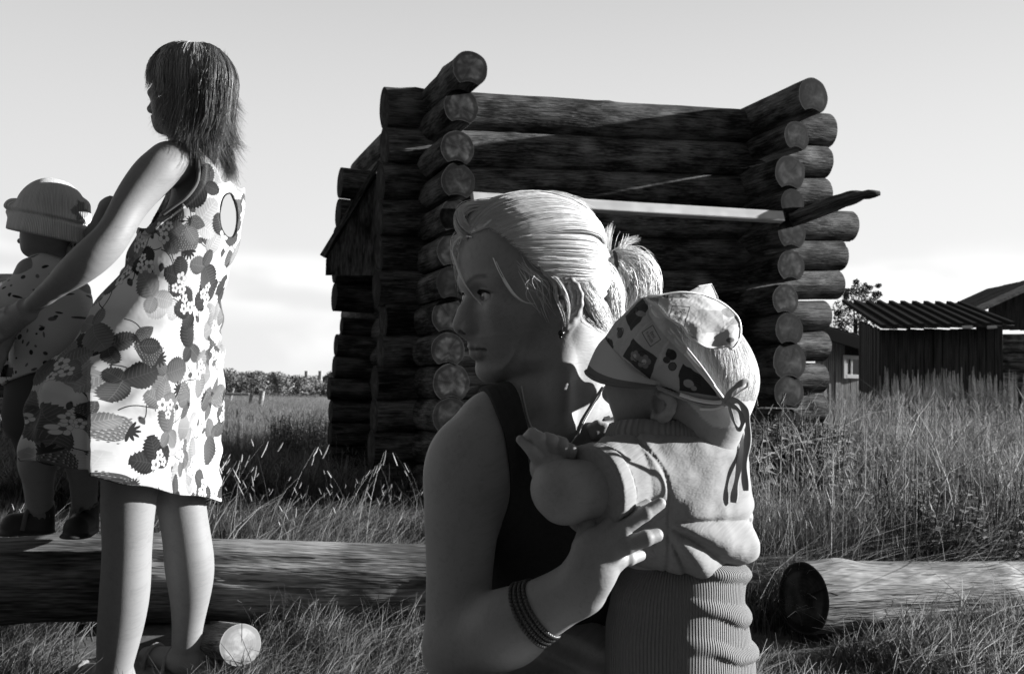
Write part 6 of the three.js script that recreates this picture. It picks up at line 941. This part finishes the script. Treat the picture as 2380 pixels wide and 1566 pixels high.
// the print of leaves, berries and blossom
const dressTex = (() => {
  const S = 1536, cv = document.createElement('canvas'); cv.width = cv.height = S; const c = cv.getContext('2d'), r = rng(2024), g = (v) => `rgb(${v},${v},${v})`;
  c.fillStyle = g(236); c.fillRect(0, 0, S, S);
  const wrapDraw = (x, y, rot, fn) => { for (const dx of [-S, 0, S]) for (const dy of [-S, 0, S]) { if (x + dx < -260 || x + dx > S + 260 || y + dy < -260 || y + dy > S + 260) continue; c.save(); c.translate(x + dx, y + dy); c.rotate(rot); fn(); c.restore(); } };
  const leafPath = (L, W) => { c.beginPath(); c.moveTo(0, 0); const n = 9; for (let i = 1; i <= n; i++) { const t = i / n, w = W * Math.pow(Math.sin(Math.PI * Math.min(.98, t * .86 + .05)), .7); c.lineTo(L * (t - .055), w * .93); c.lineTo(L * t, w * 1.06); } c.lineTo(L * 1.02, 0); for (let i = n; i >= 1; i--) { const t = i / n, w = W * Math.pow(Math.sin(Math.PI * Math.min(.98, t * .86 + .05)), .7); c.lineTo(L * t, -w * 1.06); c.lineTo(L * (t - .055), -w * .93); } c.closePath(); };
  const leaf = (L, W, a, b) => { leafPath(L, W); const gr = c.createLinearGradient(0, -W, 0, W); gr.addColorStop(0, g(a)); gr.addColorStop(1, g(b)); c.fillStyle = gr; c.fill(); c.strokeStyle = g(Math.min(230, a + 46)); c.lineWidth = 2.2; c.beginPath(); c.moveTo(0, 0); c.lineTo(L * .95, 0); for (let i = 1; i < 8; i++) for (const s of [1, -1]) { c.moveTo(L * i / 9, 0); c.quadraticCurveTo(L * (i / 9 + .08), s * W * .4, L * (i / 9 + .14), s * W * .72); } c.stroke(); };
  const tri = (L, W, a) => { for (const o of [-1.15, 0, 1.15]) { c.save(); c.rotate(o); leaf(L * (o ? .9 : 1), W, a, a + 26); c.restore(); } };
  const berry = (s, a) => { c.beginPath(); c.moveTo(0, -s * .8); c.bezierCurveTo(s * 1.1, -s * 1.0, s * 1.0, s * .4, 0, s * 1.15); c.bezierCurveTo(-s * 1.0, s * .4, -s * 1.1, -s * 1.0, 0, -s * .8); c.fillStyle = g(a); c.fill(); for (let j = -4; j <= 6; j++) for (let i = -4; i <= 4; i++) { const x = (i + (j & 1) * .5 + (r() - .5) * .5) * s * .2, y = (j + (r() - .5) * .4) * s * .16, lim = s * (.82 - Math.max(0, j) * .105); if (Math.abs(x) > lim || y < -s * .7) continue; c.fillStyle = g(a + 74); c.beginPath(); c.ellipse(x, y, s * .035, s * .05, 0, 0, 7); c.fill(); c.fillStyle = g(Math.max(0, a - 34)); c.beginPath(); c.ellipse(x + s * .04, y + s * .03, s * .03, s * .05, 0, 0, 7); c.fill(); } for (let i = 0; i < 6; i++) { c.save(); c.translate(0, -s * .75); c.rotate(Math.PI + (i - 2.5) * .55); c.fillStyle = g(50); c.beginPath(); c.ellipse(0, -s * .3 * -1, s * .09, s * .34, 0, 0, 7); c.fill(); c.restore(); } };
  const blossom = (s) => { for (let k = 0; k < 5; k++) { c.fillStyle = g(240); c.beginPath(); c.ellipse(Math.cos(k * 1.257) * s, Math.sin(k * 1.257) * s, s * .72, s * .66, k * 1.257, 0, 7); c.fill(); c.strokeStyle = g(140); c.lineWidth = 1.6; c.stroke(); } c.fillStyle = g(120); c.beginPath(); c.arc(0, 0, s * .5, 0, 7); c.fill(); };
  const stem = (L) => { c.strokeStyle = g(70); c.lineWidth = 5; c.beginPath(); c.moveTo(0, 0); c.bezierCurveTo(L * .3, -L * .25, L * .6, L * .2, L, -L * .1); c.stroke(); c.beginPath(); c.moveTo(L * .45, 0); c.quadraticCurveTo(L * .5, -L * .3, L * .62, -L * .38); c.stroke(); c.save(); c.translate(L * .62, -L * .38); c.rotate(2.6); berry(L * .10, 80); c.restore(); };
  const pts = []; let guard = 0; while (pts.length < 62 && guard++ < 4000) { const x = r() * S, y = r() * S; let ok = true; for (const p of pts) { let dx = Math.abs(p[0] - x), dy = Math.abs(p[1] - y); dx = Math.min(dx, S - dx); dy = Math.min(dy, S - dy); if (Math.hypot(dx, dy) < 146) ok = false; } if (ok) pts.push([x, y]); }
  pts.forEach(([x, y], i) => wrapDraw(x, y, r() * 6.28, () => stem(190)));
  for (let i = 0; i < 60; i++) { const x = r() * S, y = r() * S, rot = r() * 6.28, a = 150 + r() * 60, q = r(); wrapDraw(x, y, rot, () => { leaf(90 + q * 80, 36 + q * 34, a, a + 22); if (q > .5) { c.rotate(1.3); leaf(80 + q * 50, 34 + q * 20, a + 10, a + 30); } }); }
  pts.forEach(([x, y], i) => { const k = i % 6, rot = r() * 6.28, a = 26 + r() * 110, q = r(); wrapDraw(x, y, rot, () => { if (k < 3) tri(112 + q * 34, 48 + q * 10, a); else if (k < 5) { leaf(150, 66, a, a + 44); c.rotate(2.4); leaf(110, 46, a + 34, a + 60); c.rotate(1.7); leaf(84, 36, a + 14, a + 40); } else { c.translate(40, 0); berry(70 + q * 12, 62 + a * .5); c.rotate(1.9); c.translate(90, 30); berry(46, 90); c.rotate(2.2); c.translate(-20, 60); leaf(96, 40, a, a + 20); } }); });
  pts.forEach(([x, y], i) => { if (i % 6 < 3) { const rot = r() * 6.28; wrapDraw(x, y, rot, () => { blossom(20); c.translate(52, 12); blossom(17); c.translate(-22, 44); blossom(15); }); } });
  const t = new THREE.CanvasTexture(cv); t.colorSpace = THREE.SRGBColorSpace; t.wrapS = t.wrapT = THREE.RepeatWrapping; return t;
})();
const dressF = new Field();
{
  const X = nrm([.64, 0, -.77]), sec = [[276, 1200, 2.27, 226, .152], [283, 1020, 2.27, 214, .150], [298, 920, 2.265, 208, .145], [350, 830, 2.26, 164, .132], [372, 740, 2.26, 140, .118], [405, 650, 2.26, 112, .104], [440, 560, 2.26, 110, .102], [468, 470, 2.26, 96, .098], [482, 400, 2.26, 84, .084], [488, 348, 2.26, 62, .062]];
  const f = dressF; f.loft(sec.map(([x, y, d, w, rz]) => ({ c: Q(x, y, d), x: X, rx: w * d / QF * 1.06, rz: w * d / QF * .80 })), .02, 'u', 2.2);
  const cb = camBack.toArray();
  f.add((x, y, z) => 1, Q(400, 400, 2.1), .0, 'u', 0);
  // near armhole, back neckline and the far armhole the sky shows through
  const through = (pts, op) => { const P = polySDF(smoothPoly(pts, 4)); return (p) => { const q = toQ(p); return P(q[0], q[1]) * q[2] / QF; }; };
  const inv = new THREE.Matrix4(); // armholes are cut along the shoulders, square to her side
  const nearHole = polySDF(smoothPoly([[448, 300], [454, 340], [464, 385], [458, 425], [436, 455], [405, 478], [372, 502], [340, 530], [310, 520], [290, 420], [320, 330], [380, 290]], 4)), farHole = polySDF(smoothPoly([[545, 466], [550, 492], [549, 527], [540, 551], [528, 551], [515, 535], [509, 504], [512, 470], [522, 451], [536, 449]], 3)), neckL = polySDF(smoothPoly([[440, 280], [447, 338], [466, 352], [490, 374], [506, 398], [518, 424], [533, 420], [556, 436], [600, 420], [600, 280]], 3));
  f.warp = (d, x, y, z) => {
    const q = toQ([x, y, z]); const near = z > Q(q[0], q[1], 2.255)[2];
    let w = .010 * (fbm(x * 7, y * 3.2, z * 7, 3) - .5) + .006 * Math.sin(x * 58 + z * 40 + 3.5 * noise(x * 5, y * 4, z * 5)) * sstep(760, 1000, q[1]) + .005 * Math.sin((x * .6 - y) * 75 + 4 * noise(x * 9, y * 6, z * 9)) * noise(x * 9, y * 9, z * 9) * sstep(480, 620, q[1]);
    { const tx = q[0] - mix(455, 505, clamp((q[1] - 680) / 160)), on = sstep(60, 10, Math.abs(tx)) * sstep(660, 700, q[1]) * sstep(860, 820, q[1]); w += on * .006 * (Math.abs(Math.sin(q[1] * .085 + q[0] * .05 + 1.5 * noise(q[0] * .03, q[1] * .03))) - .5); }
    w -= .016 * sstep(208, 200, q[0]) * sstep(820, 900, q[1]);                                   // the back panel laps over the front one
    let e = d - w; const hemY = q[0] < 206 ? mix(1070, 1094, clamp((q[0] - 60) / 146)) : 1110 + 50 * clamp((q[0] - 206) / 277, 0, 1.2); e = smax(e, (q[1] - hemY - 3 * Math.sin(q[0] * .05)) * q[2] / QF, .004); e -= .0035 * (sstep(.012, .008, Math.abs(nearHole(q[0], q[1]) * q[2] / QF - .006)));
    if (near) e = smax(e, -nearHole(q[0], q[1]) * q[2] / QF, .004); e = smax(e, -farHole(q[0], q[1]) * q[2] / QF, .003); e = smax(e, -neckL(q[0], q[1]) * q[2] / QF, .003);
    return e;
  };
  const g = meshField(f, .0042); const c0 = Q(400, 700, 2.27);
  setUV(g, (x, y, z) => [Math.atan2(x - c0[0], z - c0[2]) * .17 / .74 + .1, y / .74]);
  const gm = MP(.62, .9, { map: dressTex, bumpMap: linenBump, bumpScale: .0004, sheen: .2, sheenRoughness: .6, sheenColor: gray(.6), specularIntensity: .3 });
  part('dress', shift(g, girlFoot), gm, girl);
  const raw = f.p[0].f, rawAt = (x, y) => { let d = 1.9, best = 9, bd = d; for (let i = 0; i < 200; i++) { const p = Q(x, y, d), e = raw(...p); if (e < best) { best = e; bd = d; } if (e < .0005) break; d += Math.max(.002, Math.min(.05, e) * .7); if (d > 2.5) break; } return Q(x, y, bd); };
  const bind = (list, rr) => tubeGeo(smooth(list.map(([x, y, d]) => d ? Q(x, y, d) : add(rawAt(x, y), cb, .004)), 60).map((p) => sub(p, girlFoot)), rr, 6);
  part('binding', bind([[446, 326, 2.235], [453, 345], [462, 385], [458, 425], [436, 456], [405, 480], [378, 500]], .0048), M(.10, .9), girl);
  part('binding', bind([[545, 466, 2.3], [551, 492, 2.3], [550, 527, 2.3], [540, 553, 2.29], [528, 553, 2.28], [514, 535, 2.27], [508, 504, 2.26], [512, 470, 2.26], [522, 451, 2.27], [536, 448, 2.29], [545, 466, 2.3]], .0042), M(.25, .9), girl);
}
// her hair
{
  const H = new Hair(), r = rng(31), C = GH.world(-.006, .010, 0), Rr = scalp(gHead, C, 40), px = 2.25 / QF, out = (d, o) => add(C, d, Rr(d) + o), W = (p) => sub(p, girlFoot);
  const cap = new Field(); cap.p.push(gHead.p[0]); const cr = GH.world(-.012, .10, 0), F = GH.F, S = GH.S, Up = [0, 1, 0];
  cap.warp = (d, x, y, z) => { const l = GH.loc(x, y, z); return smax(d - .006, Math.max(l[0] - .064 - .1 * l[1], -(l[1] + .06)), .01); }; H.addGeo(shift(meshField(cap, .005), girlFoot), .75);
  const N = 6500;
  for (let i = 0; i < N; i++) {
    // root near the parting, direction round the head
    const az = r() * 2 * Math.PI - Math.PI, lock = Math.floor((az + Math.PI) * 9) + Math.floor(r() * 3) * 70, la = az + (noise(lock * 1.7, 3) - .5) * .25; const fx = Math.cos(la), sx = Math.sin(la); const front = fx > .45;
    const root = nrm([0, 1, 2].map((k) => Up[k] * 1 + F[k] * (-.10 + fx * .18 + (r() - .5) * .25) + S[k] * (sx * .2 + (r() - .5) * .15)));
    const side = [0, 1, 2].map((k) => F[k] * fx + S[k] * sx); const bangs = fx > .72, back = Math.max(0, -fx);
    const layer = r() < .38; const L = bangs ? mix(.125, .165, r()) : layer ? mix(.15, .235, r()) : mix(.235, .30, Math.pow(r(), .6)) + .10 * back * (r() < .6 ? r() : .1) - .03 * Math.max(0, fx);
    const n = 18, pts = [], lift = .004 + r() * .011 + .005 * noise(lock * 2.1, 7), flip = (noise(lock * 3.3, 1) - .3) * (bangs ? .3 : layer ? 2.4 : 1.6), ph = r() * 9; let p = null;
    for (let k = 0; k <= n; k++) {
      const s = L * k / n; if (!p) { p = out(root, lift * .5); pts.push(p); continue; }
      const rel = nrm(sub(p, C)), g = sstep(.0, .10, s); let t = nrm(add(side.map((v) => v * (1 - g)), Up, -.25 - g)); const rd = len(sub(p, C)) - Rr(rel);
      const dn = dot(t, rel); if (rd < lift + .004 || dn > 0) t = nrm(add(t, rel, -dn * (rel[1] > -.35 ? 1 : .25)));
      if (rel[1] < -.25) t = nrm(add(add([0, -1, 0], side, -.10), side, (k > n - 5 ? flip * (k - n + 5) / 5 : 0)));
      let q = add(p, t, L / n); const dd = nrm(sub(q, C)), rr = Rr(dd) + lift * Math.min(1, s * 16 + .3); if (len(sub(q, C)) < rr) q = add(C, dd, rr);
      q = add(q, [(noise(s * 26 + ph, lock) - .5) * .0026, 0, (noise(s * 26, lock + 9.5) - .5) * .0026]); p = q; pts.push(p);
    }
    let bad = false; for (let k = 6; k <= n; k++) { const l = GH.loc(...pts[k]); if (l[0] > (bangs ? .03 : .044) && l[1] < (bangs ? -.012 : -.002) && l[1] > -.16) bad = true; } if (bad) continue;
    H.strand(pts.map(W), .0005 + r() * .0004, .22 + .5 * noise(lock * 1.9, 11) + 3.2 * Math.pow(noise(lock * 4.1, 2), 3) + (r() - .5) * .3);
  }
  // the longer tail at the back, flipping out, and the turned-in ends by the jaw
  const bd = (list, count, sp, end, rad) => { const k = smooth(list.map(([x, y, d]) => Q(x, y, d)), 20); for (let i = 0; i < count; i++) { const o = [(r() - .5) * sp, (r() - .5) * sp, (r() - .5) * sp], e = [(r() - .5) * sp * end, (r() - .5) * sp * end, (r() - .5) * sp * end], cut = k.length - Math.floor(r() * r() * 9), ph = r() * 9, fl = (r() - .2) * .03; H.strand(k.slice(0, cut).map((p, j) => { const t = j / 20, q = lerp3(o, e, t), w = (noise(t * 5 + ph, ph) - .5) * .012; return W([p[0] + q[0] + w + fl * Math.pow(Math.max(0, t - .6) / .4, 2) * .8, p[1] + q[1] + fl * .3 * Math.pow(Math.max(0, t - .6) / .4, 2), p[2] + q[2]]); }), rad, .4 + 1.5 * Math.pow(r(), 3)); } };
  bd([[498, 150, 2.26], [522, 220, 2.25], [522, 290, 2.24], [520, 350, 2.24], [532, 392, 2.24], [528, 424, 2.24]], 420, .045, .7, .0006);
  bd([[470, 130, 2.20], [452, 210, 2.165], [440, 275, 2.165], [418, 312, 2.175], [384, 318, 2.18]], 200, .05, 1.0, .0006);
  bd([[486, 130, 2.20], [482, 220, 2.165], [470, 290, 2.165], [446, 330, 2.175], [410, 334, 2.18]], 200, .05, 1.0, .0006);
  bd([[500, 140, 2.22], [506, 220, 2.19], [500, 290, 2.185], [486, 335, 2.19], [470, 352, 2.19]], 240, .05, .9, .0006);
  bd([[505, 200, 2.25], [520, 290, 2.24], [535, 330, 2.24], [556, 345, 2.24]], 60, .03, 1.2, .0005);
  part('hair', H.build(), hairMat(.19, { roughness: .36 }), girl);
}
// ---------- the small child in the sun hat ----------
RS = .88;
const kidFoot = (() => { const p = Q(120, 1240, 2.358); return [p[0], p[1], p[2]]; })();
const kid = thing('person', 'small child in a pale sun hat, printed shirt and long shorts, standing on a log', 'person', kidFoot);
{
  const D = 2.62, b = new Field(), K = (p) => sub(p, kidFoot), q = (x, y, d = D) => Q(x, y, d * .88);
  b.ell(q(120, 510), [.080, .078, .075], .02).ell(q(98, 560), [.058, .048, .056], .03).ell(q(78, 580, 2.60), [.03, .022, .03], .02).ell(q(46, 560), [.009, .008, .009], .008);
  b.cap(q(120, 580), q(130, 640), .042, .05, .02);
  b.loft([{ c: q(120, 930), x: [1, 0, 0], rx: .115, rz: .10 }, { c: q(118, 800), x: [1, 0, 0], rx: .110, rz: .09 }, { c: q(125, 650), x: [1, 0, 0], rx: .10, rz: .075 }], .03);
  b.cap(q(75, 635, 2.56), q(28, 715, 2.52), .045, .036, .02).cap(q(28, 715, 2.52), q(0, 800, 2.50), .035, .028, .02).ell(q(-8, 830, 2.49), [.026, .03, .018], .015);
  for (const k of [-8, 0, 8]) b.cap(q(-8 + k, 838, 2.48), q(-10 + k, 862, 2.49), .008, .0065, .004);
  b.cap(q(170, 640, 2.68), q(225, 540, 2.60), .038, .028, .02).cap(q(225, 540, 2.60), q(250, 482, 2.50), .027, .024, .012).flatCap(q(250, 482, 2.50), q(256, 470, 2.49), .022, .018, camBack.toArray(), .6, .01);
  b.chain([q(80, 960, 2.60), q(86, 1080, 2.62), q(92, 1190, 2.66)], [.065, .045, .034], .02).chain([q(180, 960, 2.66), q(192, 1080, 2.68), q(196, 1190, 2.70)], [.065, .042, .033], .02);
  const g = meshField(b, .005); colorBy(g, () => 1); planarUV(g); part('body', shift(g, kidFoot), skinMat(.24), kid);
  const surfKid = (F, x, y) => { let d = 1.85; for (let i = 0; i < 120; i++) { const e = F.eval(...Q(x, y, d)); if (e < .001) break; d += Math.max(.002, e * .7); if (d > 2.8) break; } return Q(x, y, d); };
  // hat: ribbed crown, band, turned-up brim
  const rib = tex(256, 64, (u, v) => .5 + .5 * Math.sin(u * Math.PI * 2 * 16), false), ribC = tex(256, 64, (u, v) => (.5 + .45 * (.5 + .5 * Math.sin(u * Math.PI * 2 * 16))) + .2 * (pn(u, v, 40, 12, 3) - .5));
  rib.repeat.set(9, 1); ribC.repeat.set(9, 1);
  const h = new Field(); h.ell(q(118, 488), [.090, .088, .085], .02); h.loft([{ c: q(112, 562), x: nrm([1, -.18, 0]), rx: .106, rz: .10 }, { c: q(122, 500), x: nrm([1, -.12, 0]), rx: .102, rz: .098 }], .02); h.cap(q(50, 505), q(28, 480), .030, .022, .02).cap(q(190, 480), q(196, 545), .02, .014, .02);
  const cut = q(112, 552), cn = nrm([.17, 1, .05]); h.warp = (d, x, y, z) => { const hh = dot(sub([x, y, z], cut), cn); return smax(d - .003 * noise(x * 40, y * 40, z * 40) + .005 * Math.exp(-(((hh - .048) / .004) ** 2)) - .007 * sstep(.05, 0, hh), -hh, .004); };
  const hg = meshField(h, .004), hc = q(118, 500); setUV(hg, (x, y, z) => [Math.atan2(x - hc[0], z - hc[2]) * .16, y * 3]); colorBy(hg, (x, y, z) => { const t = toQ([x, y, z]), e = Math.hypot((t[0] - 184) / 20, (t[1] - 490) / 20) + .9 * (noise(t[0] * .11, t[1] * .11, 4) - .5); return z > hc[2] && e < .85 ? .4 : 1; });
  part('sun_hat', shift(hg, kidFoot), MP(.80, .95, { vertexColors: true, map: ribC, bumpMap: rib, bumpScale: .0012 }), kid);
  // shirt with a small print
  const pt = (() => { const S = 512, cv = document.createElement('canvas'); cv.width = cv.height = S; const c = cv.getContext('2d'), r = rng(6); c.fillStyle = '#c9c9c9'; c.fillRect(0, 0, S, S); for (let i = 0; i < 150; i++) { const v = Math.floor(30 + r() * 100); c.fillStyle = `rgb(${v},${v},${v})`; c.beginPath(); c.ellipse(r() * S, r() * S, 3 + r() * 9, 3 + r() * 6, r() * 3, 0, 7); c.fill(); } const t = new THREE.CanvasTexture(cv); t.colorSpace = THREE.SRGBColorSpace; t.wrapS = t.wrapT = THREE.RepeatWrapping; return t; })();
  const s = new Field(); s.loft([{ c: q(112, 905), x: [1, 0, 0], rx: .130, rz: .115 }, { c: q(112, 800), x: [1, 0, 0], rx: .128, rz: .105 }, { c: q(118, 690), x: [1, 0, 0], rx: .112, rz: .088 }, { c: q(128, 606), x: [1, 0, 0], rx: .07, rz: .06 }], .03); s.cap(q(100, 635, 2.58), q(22, 712, 2.525), .058, .052, .02).cap(q(150, 640, 2.68), q(205, 575, 2.63), .05, .045, .02);
  const hem = q(40, 893), hn = nrm([.34, -1, 0]), cu = q(24, 726, 2.525), cun = nrm(sub(q(14, 740, 2.52), q(95, 630, 2.57))); s.warp = (d, x, y, z) => { let e = d - .009 * (fbm(x * 12 + y * 6, y * 9, z * 12, 3) - .5); const p = sub([x, y, z], cu); if (Math.hypot(...p) < .14 && x < q(75, 700)[0]) e = smax(e, dot(p, nrm(add(cun, [.0, -.7, 0]))) - .006, .004); return smax(e, dot(sub([x, y, z], hem), hn), .004); };
  const sg = meshField(s, .005); setUV(sg, (x, y, z) => [(x + z * .6) * 3.2, y * 3.2]); part('shirt', shift(sg, kidFoot), MP(.85, .95, { map: pt }), kid);
  const sh = new Field(); sh.loft([{ c: q(112, 1010), x: [1, 0, 0], rx: .118, rz: .105 }, { c: q(116, 960), x: [1, 0, 0], rx: .122, rz: .11 }, { c: q(116, 850), x: [1, 0, 0], rx: .112, rz: .10 }], .02); sh.cap(q(82, 960, 2.60), q(88, 1062, 2.62), .078, .055, .02).cap(q(178, 960, 2.66), q(190, 1062, 2.68), .078, .055, .02); sh.warp = (d, x, y, z) => d - .010 * (fbm(x * 10, y * 4, z * 10, 2) - .5); part('shorts', shift(meshField(sh, .006), kidFoot), clothMat(.07), kid);
  for (const [x, y, d, tx, ty, td] of [[92, 1190, 2.66, 30, 1218, 2.62], [196, 1190, 2.70, 176, 1228, 2.60]]) {
    part('sock', shift(tubeGeo([q(x, y - 22, d), q(x, y - 8, d), q(x, y + 12, d)], [.033, .0325, .0334], 16), kidFoot), M(.22, .95), kid);
    const f = new Field(); const a = q(x, y + 22, d), t = q(tx, ty, td); a[1] = t[1] = kidFoot[1] + .027; f.cap(a, t, .037, .034, .02).flatCap(add(a, [0, -.02, 0]), add(t, [0, -.02, 0]), .042, .042, [0, 1, 0], .3, .01).cap(a, add(a, [0, .035, 0]), .036, .038, .01); f.warp = (e, X, Y, Z) => smax(e, -(Y - kidFoot[1] - .002), .004); const sm = part('shoe', shift(meshField(f, .0045), kidFoot), M(.05, .5), kid);
    part('strap', shift(tubeGeo(smooth([add(lerp3(a, t, .35), [0, -.01, .040]), add(lerp3(a, t, .35), [0, .034, .022]), add(lerp3(a, t, .35), [0, .040, 0]), add(lerp3(a, t, .35), [0, .034, -.022])], 14), .006, 6), kidFoot), M(.14, .6), sm);
  }
}
RS = 1;
renderer.render(scene, camera);
